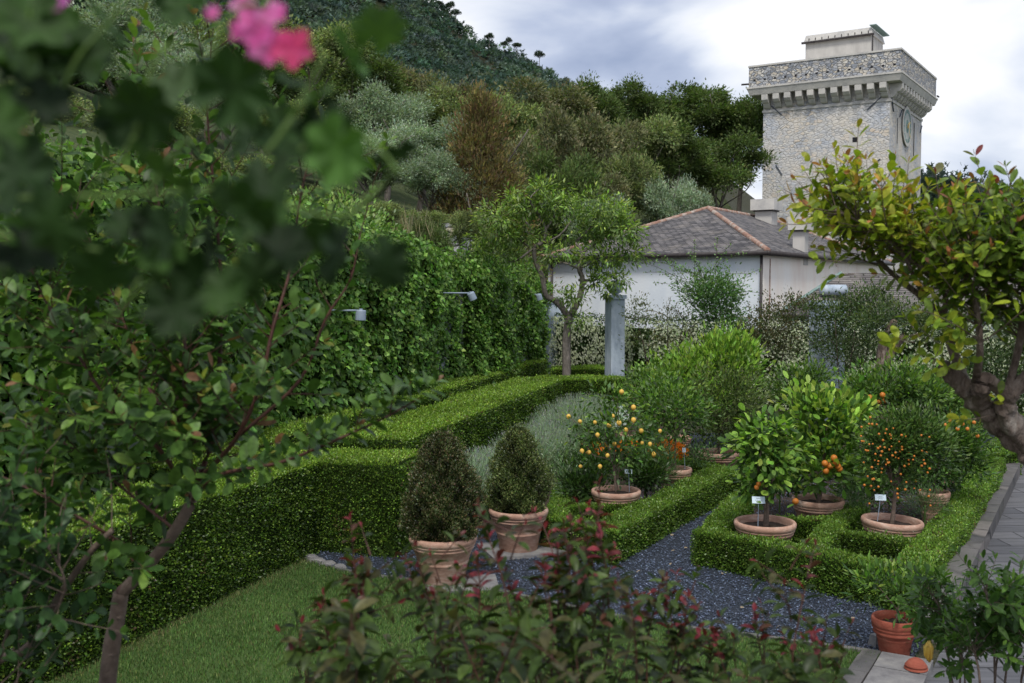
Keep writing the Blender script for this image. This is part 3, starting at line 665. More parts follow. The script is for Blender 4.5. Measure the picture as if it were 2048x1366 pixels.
# clock on the right face
rel = np.array([27.4, 75.0, 0])
cc = TQ(-.06, 5.1); zcl = zat(1808, 250, 78.5); nrm = -dl
def disc(name, r0, r1, depth, mat, parent, off):
    mb = MB(); n = 48; t = np.array([dr[0], dr[1], 0]); up = np.array([0, 0, 1.]); c = v3(cc, zcl) + v3(nrm, 0) * off; d = v3(nrm, 0) * depth
    for k in range(n):
        a, b = 2 * math.pi * k / n, 2 * math.pi * (k + 1) / n
        A = [t * math.cos(q) + up * math.sin(q) for q in (a, b)]
        mb.face([c + d + A[0] * r0, c + d + A[0] * r1, c + d + A[1] * r1, c + d + A[1] * r0][::-1] if r0 > 0 else [c + d, c + d + A[1] * r1, c + d + A[0] * r1][::-1])
        mb.face([c + A[0] * r1, c + A[1] * r1, c + d + A[1] * r1, c + d + A[0] * r1])
    return mb.build(name, M[mat], parent)
clk = disc('clock_face', 0, 1.5, .05, 'clock_white', tw, .02)
disc('ring', 1.28, 1.5, .06, 'dressed', clk, .03); disc('ring', 1.0, 1.27, .04, 'clock_green', clk, .04); disc('ring', .22, .5, .04, 'clock_green', clk, .04)
def stick(name, a0, r0, r1, wd, mat, off, parent):
    mb = MB(); t = np.array([dr[0], dr[1], 0]); up = np.array([0, 0, 1.]); d = t * math.sin(a0) + up * math.cos(a0); s = np.cross(d, v3(nrm, 0)); c = v3(cc, zcl) + v3(nrm, 0) * off
    P = [c + d * r0 - s * wd, c + d * r0 + s * wd, c + d * r1 + s * wd * .5, c + d * r1 - s * wd * .5]; Q = [p + v3(nrm, 0) * .03 for p in P]
    mb.face(Q[::-1]); mb.face(Q)if 0 else None
    for i in range(4): mb.face([P[i], P[(i + 1) % 4], Q[(i + 1) % 4], Q[i]])
    return mb.build(name, M[mat], parent)
for h in range(12): stick('hour_mark', h * math.pi / 6, 1.04, 1.23, .05, 'clock_white', .09, clk)
stick('hour_hand', 1.0, -.2, .7, .09, 'gold', .13, clk); stick('minute_hand', 2.55, -.25, 1.0, .07, 'gold', .17, clk)
# openings
def slot(face, u, z, wd, hh, name='window'):
    mb = MB(); d = dl if face == 'l' else dr; n = -dr if face == 'l' else -dl; p = TQ(u, 0) if face == 'l' else TQ(0, u)
    fr = MB()
    for (w2, h2, off, b) in ((wd + .5, hh + .5, .012, fr), (wd, hh, .03, mb)):
        a = p - d * w2 / 2 + n * off; c = p + d * w2 / 2 + n * off; b.face([v3(a, z - h2 / 2), v3(c, z - h2 / 2), v3(c, z + h2 / 2), v3(a, z + h2 / 2)][::(-1 if face == 'l' else 1)])
    f = fr.build('window_surround' if name == 'window' else name, M['dressed'], tw); mb.build('opening', M['dark'], f)
slot('l', 2.45, zat(1717, 278, 76), .36, .36); slot('r', 2.3, zat(1785, 262, 77), .18, 1.9); slot('r', 8.0, zat(1826, 280, 82), .3, 2.6)
# putlog holes along the parapet
for i in range(14):
    mb = MB(); mb.box((*(TQ(-.85 + 11.1 * (i + .5) / 14, -.885)), zc + .55), (.16, .02, .14), math.atan2(dl[1], dl[0])); mb.build('putlog_hole', M['dark'], tw)
# iron tie bars
def tie(face, u0, z0, u1, z1):
    p = lambda u: (TQ(u, -.05) if face == 'l' else TQ(-.05, u)); MB().tube([v3(p(u0), z0), v3(p(u1), z1)], .045, 6).build('tie_bar', M['iron'], tw)
Z = lambda py: zat(1775, py, 75.5)
tie('l', .55, Z(193), 1.6, Z(218)); tie('l', 8.8, Z(208) + .6, 8.0, Z(228) + .6); tie('l', .6, Z(318), 1.5, Z(338)); tie('l', 8.4, Z(330) + .5, 7.9, Z(352) + .5)
tie('r', .2, Z(195), .9, Z(222)); tie('r', 3.6, Z(208), 2.9, Z(225)); tie('r', 3.2, Z(325), 3.6, Z(350)); tie('r', 10.8, Z(215), 10.2, Z(232)); tie('r', 9.8, Z(360), 10.6, Z(335))
for (px, u, v) in ((1, 10.3, -.9), (2, -.9, 12.2)):
    p = TQ(u, v); q = p + (dl if px == 1 else dr) * .6; MB().tube([v3(p, zc + .3), v3(q, zc + .32)], .07, 6).build('waterspout', M['gutter'], tw)
# roof cabin
def cabin():
    P0 = TQ(4.8, 2.6); z0 = zt - .8; a = math.atan2(dl[1], dl[0]); rt = z0 + .8 + 2.05
    mb = MB(); c = TQ(4.9 - .3, 4.6); mb.box((c[0], c[1], (z0 + rt) / 2), (5.0, 3.6, rt - z0), a); b = mb.build('cabin_wall', M['greywall'], tw)
    MB().box((c[0], c[1], rt + .28), (5.25, 3.9, .55), a, .94).build('cabin_roof', M['dressed'], b)
    e = c + dr * -2.0; MB().tube([v3(e + dl * 2.75, rt - .02), v3(e - dl * 2.75, rt + .0)], .09, 8).build('gutter', M['gutter'], b)
    for k in range(10):
        q = c - dr * 1.92 + dl * (2.2 - k * .5); MB().tube([v3(q, rt + .12), v3(q, rt + .3)], .035, 5).build('bracket', M['gutter'], b)
    q = c - dl * 2.66; MB().box((q[0], q[1], rt + .66), (.5, 4.2, .06), a).build('flashing', M['verdigris'], b)
    q = c - dl * 2.62 - dr * 1.9; MB().tube([v3(q, z0), v3(q, rt)], .05, 6).build('downpipe', M['gutter'], b)
cabin()

# ------------------------------------------------------------------ white house with hipped slate roof
hs = empty('white_house', (8.8, 36, 0), 'long low house with cool tinted white end wall, cream side and hipped slate roof', 'house')
KX = np.array([0., 0.]); hl = unit(np.array([-.94, 1.0])); hr = unit(np.array([.623, 1.0]))
def HQ(u, v): return hl * u + hr * v
zE = zat(1524, 505, 36); zA = zat(1424, 417, 45.7); WL, WR = 10.6, 20.
mb = MB(); quadwall(mb, HQ(WL, 0), HQ(0, 0), -.5, zE - .05); quadwall(mb, HQ(WL, WR), HQ(WL, 0), -.5, zE - .05); mb.build('wall', M['coolwall'], hs)
mb = MB(); quadwall(mb, HQ(0, 0), HQ(0, WR), -.5, zE - .05); quadwall(mb, HQ(0, WR), HQ(WL, WR), -.5, zE - .05); mb.build('wall', M['pinkwall'], hs)
e = .28
ec = [HQ(WL + e, -e), HQ(-e, -e), HQ(-e, WR + e), HQ(WL + e, WR + e)]; ap = HQ(WL / 2, 6.6); ap2 = HQ(WL / 2, WR - 5)
def slopeface(mb, P):
    P = [np.array(p, float) for p in P]; u = unit(P[1] - P[0]); n = unit(np.cross(P[1] - P[0], P[2] - P[0])); v = np.cross(n, u)
    mb.face(P, [(float((q - P[0]) @ u), float((q - P[0]) @ v)) for q in P])
mb = MB(); zr = zE + .06
slopeface(mb, [v3(ec[0], zr), v3(ec[1], zr), v3(ap, zA)]); slopeface(mb, [v3(ec[1], zr), v3(ec[2], zr), v3(ap2, zA), v3(ap, zA)])
slopeface(mb, [v3(ec[2], zr), v3(ec[3], zr), v3(ap2, zA)]); slopeface(mb, [v3(ec[3], zr), v3(ec[0], zr), v3(ap, zA), v3(ap2, zA)])
roof = mb.build('roof', M['slate'], hs)
mb = MB(); mb.face([v3(c, zE - .04) for c in ec]); mb.face([v3(c, zE - .05) for c in ec[::-1]]); mb.build('soffit', M['gutter'], hs)
def ridgetiles(a, b, parent, step=.34, r=.1, name='ridge_tiles'):
    mb = MB(); a = np.array(a); b = np.array(b); n = int(np.linalg.norm(b - a) / step)
    for k in range(n):
        p = a + (b - a) * k / n; q = a + (b - a) * (k + 1.12) / n; mb.tube([p, q], [r * 1.12, r * .86], 8)
    return mb.build(name, M['tileorange'], parent, smooth=True)
for a, b in ((v3(ec[1], zr), v3(ap, zA)), (v3(ec[0], zr), v3(ap, zA)), (v3(ap, zA), v3(ap2, zA)), (v3(ec[2], zr), v3(ap2, zA))): ridgetiles(a, b, roof)
for a, b in ((ec[0], ec[1]), (ec[1], ec[2])): MB().tube([v3(a, zE - .02), v3(b, zE - .02)], .095, 8).build('gutter', M['gutter'], hs, smooth=True)
for q in (HQ(.02, -.12), HQ(WL - .3, -.12)): MB().tube([v3(q, -.4), v3(q, zE - .1)], .055, 8).build('downpipe', M['gutter'], hs, smooth=True)
q = HQ(-.02, .75); MB().tube([v3(q, -.4), v3(q, zE - .2)], .018, 6).build('cable', M['tileorange'], hs)
def chimney(px, py0, py1, Y, wd, parent, capw):
    a = PY(px, py0, Y) - np.array([8.8, 36, 0]); zt_ = a[2]; zb_ = PY(px, py1, Y)[2]; an = math.atan2(hr[1], hr[0])
    c = MB().box((a[0], a[1], (zt_ - .55 + zb_ - .6) / 2), (wd, wd * .9, zt_ - .55 - zb_ + .6), an).build('chimney', M['greywall'], parent, bevel=.02)
    MB().box((a[0], a[1], zt_ - .28), (capw, capw * .9, .52), an).build('chimney_cap', M['dressed'], c, bevel=.02)
    MB().box((a[0], a[1], zt_ - .57), (capw * .8, capw * .75, .05), an).build('chimney_slab', M['gutter'], c)
chimney(1602, 433, 500, 40.5, .52, roof, .86); chimney(1533, 399, 440, 50, .9, roof, 1.3)
# lower building
lb = empty('low_outbuilding', (8.3, 31.5, 0), 'low outbuilding with brown slate roof in front of the cream wall', 'building')
E0 = PY(1556, 628, 31.5) - [8.3, 31.5, 0]; z1 = E0[2]; RG = PY(1682, 546, 33.4) - [8.3, 31.5, 0]
E1 = np.array([15, -.6, z1]); RG2 = np.array([13.5, 1.4, RG[2]]); B0 = np.array([1.2, 3.6, z1]); B1 = np.array([15, 3.4, z1])
mb = MB(); slopeface(mb, [E0, E1, RG2, RG]); slopeface(mb, [B0, E0, RG]); slopeface(mb, [B1, B0, RG, RG2]); slopeface(mb, [E1, B1, RG2]); rf = mb.build('roof', M['slate_brown'], lb)
MB().tube([E0, RG], .06, 6).build('verge', M['verdigris'], rf); MB().tube([E0 - [0, .05, .05], E1 - [0, .05, .05]], .07, 8).build('gutter', M['gutter'], lb)
mb = MB(); i_ = .2
W = [E0 + [i_, i_, 0], E1 + [-i_, i_, 0], B1 - [i_, i_, 0], B0 + [i_, -i_, 0]]
for a, b in zip(W, W[1:] + W[:1]): quadwall(mb, a, b, -.5, z1 - .06)
mb.build('wall', M['coolwall'], lb)
c = PY(1672, 580, 32.2) - [8.3, 31.5, 0]
MB().tube([c - [.5, 0, 0], c - [.4, 0, 0], c + [.3, 0, 0], c + [.35, 0, 0]], [.1, .17, .17, .1], 12).build('flue_pipe', M['pillar'], rf, smooth=True)
c = PY(1873, 500, 47)
MB().box((c[0], c[1], 3.2), (.5, .5, 6.4)).lathe([(.28, 6.4), (.2, 6.5), (.2, 6.9), (.05, 7.0)], (c[0], c[1], 0), 12).build('ventilation_stack', M['greywall'])
tag(bpy.data.objects['ventilation_stack'], 'narrow pale stack rising behind the orange leaved tree at right', 'chimney')

# ------------------------------------------------------------------ garden pillars
def pillar(px, pyt, Y, wd, lab, ball=False, rz=.35):
    t = PY(px, pyt, Y); r = empty('stone_pillar', (t[0], t[1], 0), lab, 'pillar', 'blue grey garden pillars', rz)
    MB().box((0, 0, (t[2] - .1) / 2), (wd, wd, t[2] - .1)).build('shaft', M['pillar'], r, bevel=.02)
    MB().box((0, 0, t[2] - .05), (wd + .07, wd + .07, .1)).build('cap_stone', M['pillar'], r, bevel=.015)
    if ball:
        MB().lathe([(0.001, 0), (.09, 0), (.09, .03), (.16, .07), (.205, .19), (.17, .31), (.09, .37), (0.001, .385)], (0, 0, t[2]), 24).build('ball_finial', M['pillar'], r, smooth=True)
pillar(1230, 590, 26.3, .38, 'blue grey square pillar topped with a stone ball, beside the rounded end of the hedge', True)
pillar(1106, 600, 32.2, .42, 'blue grey pillar at the far end of the ivy wall, half behind the leaning tree')
pillar(1655, 602, 25.6, .62, 'blue grey pillar behind the dark shrubs, right of the bright green cone tree')

# ------------------------------------------------------------------ ivy wall
iw = empty('ivy_wall', (0, 0, 0), 'tall garden wall completely covered in green ivy, running away from the viewer', 'wall')
A = np.array([-6.6, 8.6]); B = np.array([1.0, 31.4]); dW = unit(B - A); nW = np.array([dW[1], -dW[0]]); LW = np.linalg.norm(B - A)
def wh(s):  # height of the growth along the wall
    Yv = A[1] + dW[1] * s
    return np.interp(Yv, [8, 12, 16, 19, 20.5, 22.2, 22.4, 27.2, 27.4, 32], [4.9, 4.9, 4.8, 4.6, 4.4, 4.25, 4.0, 3.95, 3.85, 3.7])
def bulge(s, z):
    Yv = A[1] + dW[1] * s
    st = np.interp(Yv, [8, 15, 15.3, 18.6, 18.9, 22.2, 22.35, 24.8, 24.9, 27.3, 27.4, 32], [.75, .75, .5, .6, .35, .5, .0, .05, .32, .36, .0, .08])
    return st + .14 * np.sin(s * 1.3 + 1) * np.sin(z * 1.5 + s * .6) + .09 * np.sin(s * 4.1 + z * 2.2) * np.sin(z * 3.3 - s)
mb = MB(); c = (A + B) / 2 - nW * .22; mb.box((c[0], c[1], 1.75), (LW, .4, 3.5), math.atan2(dW[1], dW[0])); mb.build('wall', M['drystone'], iw)
rng = np.random.default_rng(21)
ns, nz = 150, 26; ss = np.linspace(0, LW, ns); tt = np.linspace(0, 1, nz); S, TT = np.meshgrid(ss, tt); Zz = TT * (wh(S) - .1); bb = bulge(S, Zz) - .1 - .35 * smooth((TT - .88) / .12)
V = np.column_stack([(A[0] + dW[0] * S + nW[0] * bb).ravel(), (A[1] + dW[1] * S + nW[1] * bb).ravel(), Zz.ravel()]); i = np.arange(ns * nz).reshape(nz, ns)
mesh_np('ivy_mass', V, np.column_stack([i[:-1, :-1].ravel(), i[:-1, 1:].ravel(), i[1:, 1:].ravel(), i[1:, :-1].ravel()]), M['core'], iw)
lv = Leaves(); n = 62000; s = rng.random(n) ** .85 * LW; s = LW - s if False else s; t = rng.random(n) ** .9; z = t * wh(s)
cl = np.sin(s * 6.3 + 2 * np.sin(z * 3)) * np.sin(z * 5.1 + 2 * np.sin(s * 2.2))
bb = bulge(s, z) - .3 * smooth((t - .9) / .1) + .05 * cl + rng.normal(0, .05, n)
P = np.column_stack([A[0] + dW[0] * s + nW[0] * bb, A[1] + dW[1] * s + nW[1] * bb, z + rng.normal(0, .05, n)])
n3 = np.array([nW[0], nW[1], .35]); D = rdir(rng, n) * .75 + np.array([nW[0] * .3, nW[1] * .3, -.45]); NN = n3 + rdir(rng, n) * .55
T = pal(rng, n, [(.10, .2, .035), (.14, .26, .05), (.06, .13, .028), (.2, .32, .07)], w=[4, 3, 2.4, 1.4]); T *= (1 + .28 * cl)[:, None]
newl = rng.random(n) < .05 + .25 * (t > .85); T[newl] = pal(rng, newl.sum(), [(.14, .25, .05)])
Yl = P[:, 1]; LL = np.interp(Yl, [9, 15, 20, 30], [.12, .115, .10, .10]) * rng.uniform(.6, 1.3, n)
lv.add(P, D, NN, LL, LL * .85, T, 'fold')
# strands that hang or stick out
n = 5000; s = rng.random(n) * LW; P = np.column_stack([A[0] + dW[0] * s - nW[0] * rng.random(n) * .5, A[1] + dW[1] * s - nW[1] * rng.random(n) * .5, wh(s) + rng.normal(.0, .12, n) + .1 * np.sin(s * 5)])
lv.add(P, rdir(rng, n) + [0, 0, .6], rdir(rng, n) + [0, 0, 1], .1 * rng.uniform(.6, 1.3, n), .07, pal(rng, n, [(.10, .19, .035), (.14, .25, .05), (.06, .12, .025)]), 'fold')
lv.build('ivy', M['gloss'], iw, smooth=False)
# vine mound over the near part
def vine_mound():
    r = empty('vine_mound', (0, 0, 0), 'bright yellow green vine spilling over the top of the ivy wall', 'climber'); lv = Leaves(); rng = np.random.default_rng(3)
    for px, py, Y, rr in ((690, 450, 22, .9), (640, 470, 20, .9), (740, 490, 23, .7), (560, 480, 18, 1.0), (470, 470, 16.5, 1.0), (780, 520, 23.5, .5), (380, 500, 15, 1.0), (280, 480, 14, 1.1)):
        c = PY(px, py, Y); foliage(lv, rng, c - [0, 0, rr * .3], (rr, rr, rr * .8), 34, 60, .22, .1, .6, [(.11, .2, .04), (.15, .26, .06), (.07, .14, .03)], [(.24, .36, .10)])
    lv.build('foliage', M['leaf'], r, smooth=False); MB().tube([PY(690, 560, 22.2), PY(680, 500, 22.4), PY(640, 470, 20.5)], .03, 6).build('stem', M['bark'], r)
vine_mound()
def lamp(px, py, Y, ln, lab, tilt):
    h = PY(px, py, Y); r = empty('wall_lamp', h, lab, 'lamp', 'spot lamps on the ivy wall')
    a = np.array([-nW[0], -nW[1], 0]); MB().tube([a * .02, a * ln], .016, 8).build('arm', M['grey_paint'], r, smooth=True)
    mb = MB(); prof = [(.001, .07), (.075, .07), (.085, .05), (.088, -.1), (.08, -.105), (.07, -.09), (.001, -.09)]; mb.lathe(prof, (0, 0, -.06), 24)
    hd = mb.build('lamp_head', M['grey_paint'], r, smooth=False); hd.rotation_euler = (tilt * .4, -tilt, 0)
    MB().tube([(0, 0, .0), (0, 0, .03)], .03, 10).build('joint', M['grey_paint'], r, smooth=True)
lamp(722, 621, 17.0, 1.0, 'grey spot lamp nearest the viewer, its arm hidden in the ivy', -.05)
lamp(941, 586, 22.6, .95, 'grey spot lamp on a long arm, middle one on the ivy wall', .4)
lamp(1077, 589, 29.6, 1.0, 'grey spot lamp at the far end of the ivy wall by the leaning tree', .25)

# big leaved climber over the near end
r = empty('laurel_shrub', (0, 0, 0), 'large leaved bright green laurel shrub at the left edge behind the sapling', 'shrub'); lv = Leaves(); rng = np.random.default_rng(8)
for px, py, Y, rr in ((60, 560, 12, 1.0), (150, 620, 12.5, .95), (60, 700, 11.5, 1.0), (190, 720, 12.6, .8), (0, 620, 11, .9), (120, 500, 12.6, .8), (230, 560, 13.5, .8), (40, 800, 11.2, .9), (150, 820, 12, .8)):
    foliage(lv, rng, PY(px, py, Y), (rr, rr, rr), 26, 26, .22, .17, .42, [(.07, .16, .02), (.11, .22, .03), (.05, .11, .018)], [(.18, .3, .05)])
lv.build('foliage', M['gloss'], r, smooth=False)
mb = MB(); rngb = np.random.default_rng(1)
for q in range(4): limb(mb, rngb, wobble(rngb, (-5.4 + q * .2, 12, 0), PY(60 + 45 * q, 640, 12), 5, .05), .05, .015)
mb.build('stem', M['bark'], r)

# ------------------------------------------------------------------ clipped hedges
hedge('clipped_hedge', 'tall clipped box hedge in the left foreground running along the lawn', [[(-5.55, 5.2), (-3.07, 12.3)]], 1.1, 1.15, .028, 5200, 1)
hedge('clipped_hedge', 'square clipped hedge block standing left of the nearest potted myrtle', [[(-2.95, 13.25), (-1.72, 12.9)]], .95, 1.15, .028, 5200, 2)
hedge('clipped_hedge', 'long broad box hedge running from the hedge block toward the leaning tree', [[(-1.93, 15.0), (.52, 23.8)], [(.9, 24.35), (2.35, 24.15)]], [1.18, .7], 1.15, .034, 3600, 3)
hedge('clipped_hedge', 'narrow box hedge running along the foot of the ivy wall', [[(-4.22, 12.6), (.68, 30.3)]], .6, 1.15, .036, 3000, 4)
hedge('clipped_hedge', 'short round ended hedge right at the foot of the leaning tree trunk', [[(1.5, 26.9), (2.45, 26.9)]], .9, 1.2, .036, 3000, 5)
def PT(*pts, z=.42): return [tuple(PZ(px, py, z)[:2]) for px, py in pts]
LOWT = [(.13, .225, .032), (.175, .28, .042), (.09, .165, .025)]; LOWS = [(.065, .13, .018), (.1, .18, .025), (.13, .22, .03), (.04, .08, .012)]
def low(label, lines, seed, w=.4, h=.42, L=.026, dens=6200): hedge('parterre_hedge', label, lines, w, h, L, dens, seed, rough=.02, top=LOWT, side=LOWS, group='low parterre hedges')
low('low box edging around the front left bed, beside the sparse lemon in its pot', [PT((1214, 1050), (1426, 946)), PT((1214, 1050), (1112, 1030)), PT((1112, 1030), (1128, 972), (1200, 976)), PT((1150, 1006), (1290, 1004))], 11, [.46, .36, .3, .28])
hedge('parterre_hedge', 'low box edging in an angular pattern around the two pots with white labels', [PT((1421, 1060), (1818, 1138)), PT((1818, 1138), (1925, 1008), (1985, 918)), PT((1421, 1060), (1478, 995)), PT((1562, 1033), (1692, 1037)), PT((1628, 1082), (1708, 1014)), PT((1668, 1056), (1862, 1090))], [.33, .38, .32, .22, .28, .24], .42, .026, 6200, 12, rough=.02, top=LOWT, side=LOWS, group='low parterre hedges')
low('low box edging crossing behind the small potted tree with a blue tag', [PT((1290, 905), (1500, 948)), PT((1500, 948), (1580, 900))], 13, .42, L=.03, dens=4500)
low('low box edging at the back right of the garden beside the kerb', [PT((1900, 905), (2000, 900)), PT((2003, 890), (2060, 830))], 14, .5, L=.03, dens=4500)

# ------------------------------------------------------------------ ground sheets
def inpoly(x, y, poly):
    ins = np.zeros(len(x), bool); n = len(poly); j = n - 1
    for i in range(n):
        xi, yi = poly[i]; xj, yj = poly[j]
        ins ^= ((yi > y) != (yj > y)) & (x < (xj - xi) * (y - yi) / (yj - yi + 1e-12) + xi); j = i
    return ins
def sheet(name, poly, z, mat, kind='structure'):
    mb = MB(); mb.face([(p[0], p[1], z) for p in poly], [(p[0], p[1]) for p in poly]); return tag(mb.build(name, M[mat]), kind=kind)
lawn_edge = [tuple(PZ(px, py)[:2]) for px, py in ((600, 1116), (660, 1138), (724, 1151), (844, 1167), (987, 1184), (1158, 1222), (1368, 1259), (1656, 1296), (1785, 1316))]
def KXr(Y): return 6.18 + .577 * (Y - 13.1)
lawn = [(-5.3, 5.0), (-2.75, 12.7)] + lawn_edge + [(KXr(8.9) - .55, 8.85), (KXr(4.5) - .55, 4.5), (KXr(3) - .5, 3.0), (-5.9, 3.0)]
sheet('lawn', lawn, .012, 'grassbase')
gravel = [(-2.9, 12.0)] + lawn_edge + [(KXr(8.9) - .2, 8.9), (KXr(24) - .2, 24), (4, 23), (1.2, 13.8), (.0, 13.6), (-.7, 14.0), (-1.4, 13.9), (-2.9, 13.2)]
sheet('gravel_path', gravel, .005, 'gravelbase')
bed = lambda nm, poly: sheet(nm, poly, .016, 'soil')
bed('flower_bed', [tuple(PZ(*p)[:2]) for p in ((1218, 1100), (1100, 1075), (1085, 1010), (1000, 985), (1120, 850), (1330, 835), (1452, 970))])
bed('flower_bed', [tuple(PZ(*p)[:2]) for p in ((1415, 1120), (1850, 1215), (2020, 930), (1900, 860), (1560, 870), (1470, 985))])
rng = np.random.default_rng(31)
# stone edging of the lawn
pe = spline([(*p, 0) for p in lawn_edge], 6); mb = MB()
for a, b in zip(pe[:-1], pe[1:]):
    d = np.array(b) - np.array(a); c = (np.array(a) + np.array(b)) / 2
    mb.box((c[0], c[1], .01), (np.linalg.norm(d) * .96, .045 + rng.random() * .02, .05 + rng.random() * .015), math.atan2(d[1], d[0]) + rng.normal(0, .04))
tag(mb.build('lawn_edging', M['kerbstone'], bevel=.006), 'thin pale stone strip along the curved edge of the lawn', 'edging')
# loose slate chips
n = 150000; x = rng.uniform(-3, 8, n); y = 8.7 + (rng.random(n) ** 1.3) * 9; k = inpoly(x, y, gravel) & ~inpoly(x, y, lawn); x, y = x[k], y[k]; n = len(x)
P = np.column_stack([x, y, np.full(n, .012) + rng.random(n) * .012])
lv = Leaves(); D = rdir(rng, n) * [1, 1, .35]; lv.add(P, D, rdir(rng, n) * .5 + [0, 0, 1], rng.uniform(.014, .032, n), rng.uniform(.01, .022, n), pal(rng, n, [(.07, .09, .14), (.11, .14, .21), (.035, .045, .07), (.22, .27, .37)], w=[5, 3, 3, .18], jit=.2, hue=.03), 'quad')
M['chip'] = leafmat('slate chips', .5, .4, 0)
tag(lv.build('gravel_chips', M['chip'], smooth=False), 'dark blue grey slate chippings covering the garden path', 'gravel', kind='stuff')
# grass blades
n = 230000; x = rng.uniform(-5.5, 4, n); y = 5.5 + rng.random(n) ** .8 * 7.4; k = inpoly(x, y, lawn); x, y = x[k], y[k]; n = len(x)
f = np.sin(x * 1.1 + .6) * np.sin(y * 1.3 + x * .7) + .5 * np.sin(x * 3.3) * np.sin(y * 4.1) + .4 * np.sin(x * 9 + y * 3)
edge = (y > 8.2 + 0 * x) & (x < -2.55 - .346 * (12.6 - y) + .35)
T = pal(rng, n, [(.07, .135, .035), (.09, .16, .042), (.12, .19, .055)], jit=.18); T *= (1 + .12 * f)[:, None]; wp = (np.sin(x * 2.3 + 1.2 * np.sin(y * 1.7)) * np.sin(y * 2.9 + x)) > .72; dr_ = rng.random(n) < .08 + .4 * edge + .22 * wp; T[dr_] = pal(rng, dr_.sum(), [(.14, .15, .06)])
lv = Leaves(); lv.add(np.column_stack([x, y, np.full(n, .01)]), rdir(rng, n) * .45 + [0, 0, 1], rdir(rng, n), rng.uniform(.03, .06, n), .009, T, 'quad')
tag(lv.build('grass', M['matte'], smooth=False), 'short mown grass of the lawn', 'grass', kind='stuff')
# kerb wall and paving on the right
def strip(name, y0, y1, off0, off1, z0, z1, mat, seg=1.1, gap=.012, jz=.012, kind=None):
    mb = MB(); d = unit(np.array([.577, 1.0])); Y = y0
    while Y < y1:
        Yb = min(Y + seg * d[1] * rng.uniform(.8, 1.2), y1); a = np.array([KXr(Y), Y]); b = np.array([KXr(Yb), Yb]) - d * gap; nr = np.array([d[1], -d[0]])
        c = (a + b) / 2 + nr * (off0 + off1) / 2; mb.box((c[0], c[1], (z0 + z1) / 2 + rng.random() * jz), (np.linalg.norm(b - a), off1 - off0 + rng.random() * .012, z1 - z0), math.atan2(d[1], d[0])); Y = Yb
    return mb.build(name, M[mat], bevel=.012)
tag(strip('stone_kerb', 9.3, 27, -.26, 0, -.05, .21, 'kerbstone'), 'low dark stone kerb wall between the box beds and the paved path', 'kerb')
tag(strip('stone_kerb', 4.0, 8.72, -.42, 0, -.05, .07, 'slabstone', 1.4), 'pale broad kerb under the small terracotta dome beside the lawn corner', 'kerb')
tag(strip('stone_kerb', 4.0, 8.8, -.6, -.45, -.05, .05, 'kerbstone', .5), 'thin dark stone edging at the lawn corner left of the pale kerb', 'kerb')
sheet('paved_path', [(KXr(3), 3), (KXr(3) + 9, 3), (KXr(27) + 9, 27), (KXr(27), 27)], .004, 'paving')
# slab under second pot and small blocks
rt = PZ(1040, 1103); mb = MB(); mb.box((rt[0] + .02, rt[1] + .02, .02), (.95, .75, .05), .3); tag(mb.build('stone_slab', M['slabstone'], bevel=.015), 'flat grey stone slab under the pot of the greener cone myrtle', 'slab')
rt = PZ(905, 1172); mb = MB(); mb.box((rt[0] + .1, rt[1], .018), (.8, .6, .04), .1); tag(mb.build('stone_slab', M['slabstone'], bevel=.015), 'flat grey stone slab under the pot of the brown cone myrtle', 'slab')
rt = PZ(1752, 1292); mb = MB(); mb.box((rt[0], rt[1], .05), (.12, .1, .12), .5, .7); tag(mb.build('stone_block', M['slabstone'], bevel=.015), 'small pale stone propped against the red terracotta pot', 'stone')
for i, (px, py) in enumerate(((632, 1124), (655, 1131), (680, 1138), (618, 1117))):
    rt = PZ(px, py); mb = MB(); mb.lathe([(.001, .05), (.07, .045), (.1, .02), (.105, 0)], (0, 0, 0), 9); o = mb.build('edging_stone', M['slabstone'], smooth=False); o.location = rt; o.scale = (1.2, .8, 1); o.rotation_euler = (0, 0, i)
    tag(o, 'rough pale stone in the lawn corner between the two tall hedges', 'stone', 'rough stones at the hedge corner')
# fallen leaves on the gravel
lf = None
for i in range(26):
    px, py = [(1290, 1090), (1350, 1100), (1310, 1075), (1366, 1050), (1390, 1065), (1340, 1130), (1375, 1095), (1500, 1170), (1570, 1168), (1635, 1180), (1680, 1190), (1710, 1235), (1680, 1180), (1600, 1200), (1445, 1145), (1250, 1120), (1280, 1140), (1430, 1010), (1405, 1010), (1340, 1070), (1710, 1278), (1560, 1250), (1480, 1215), (1300, 1180), (1150, 1110), (1655, 1155)][i]
    if lf is None:
        l_ = Leaves().add([[0, 0, 0]], [[1, 0, .1]], [[0, 0, 1]], .05, .03, np.array([[.34, .27, .19]]), 'oval'); lf = l_.build('fallen_leaf', M['matte']); o = lf
    else: o = lf.copy(); col.objects.link(o)
    o.location = PZ(px, py, .035); o.rotation_euler = (rng.normal(0, .3), rng.normal(0, .3), rng.random() * 6); tag(o, 'dry pale leaf fallen on the dark gravel', 'leaf', 'dry leaves fallen on the gravel')

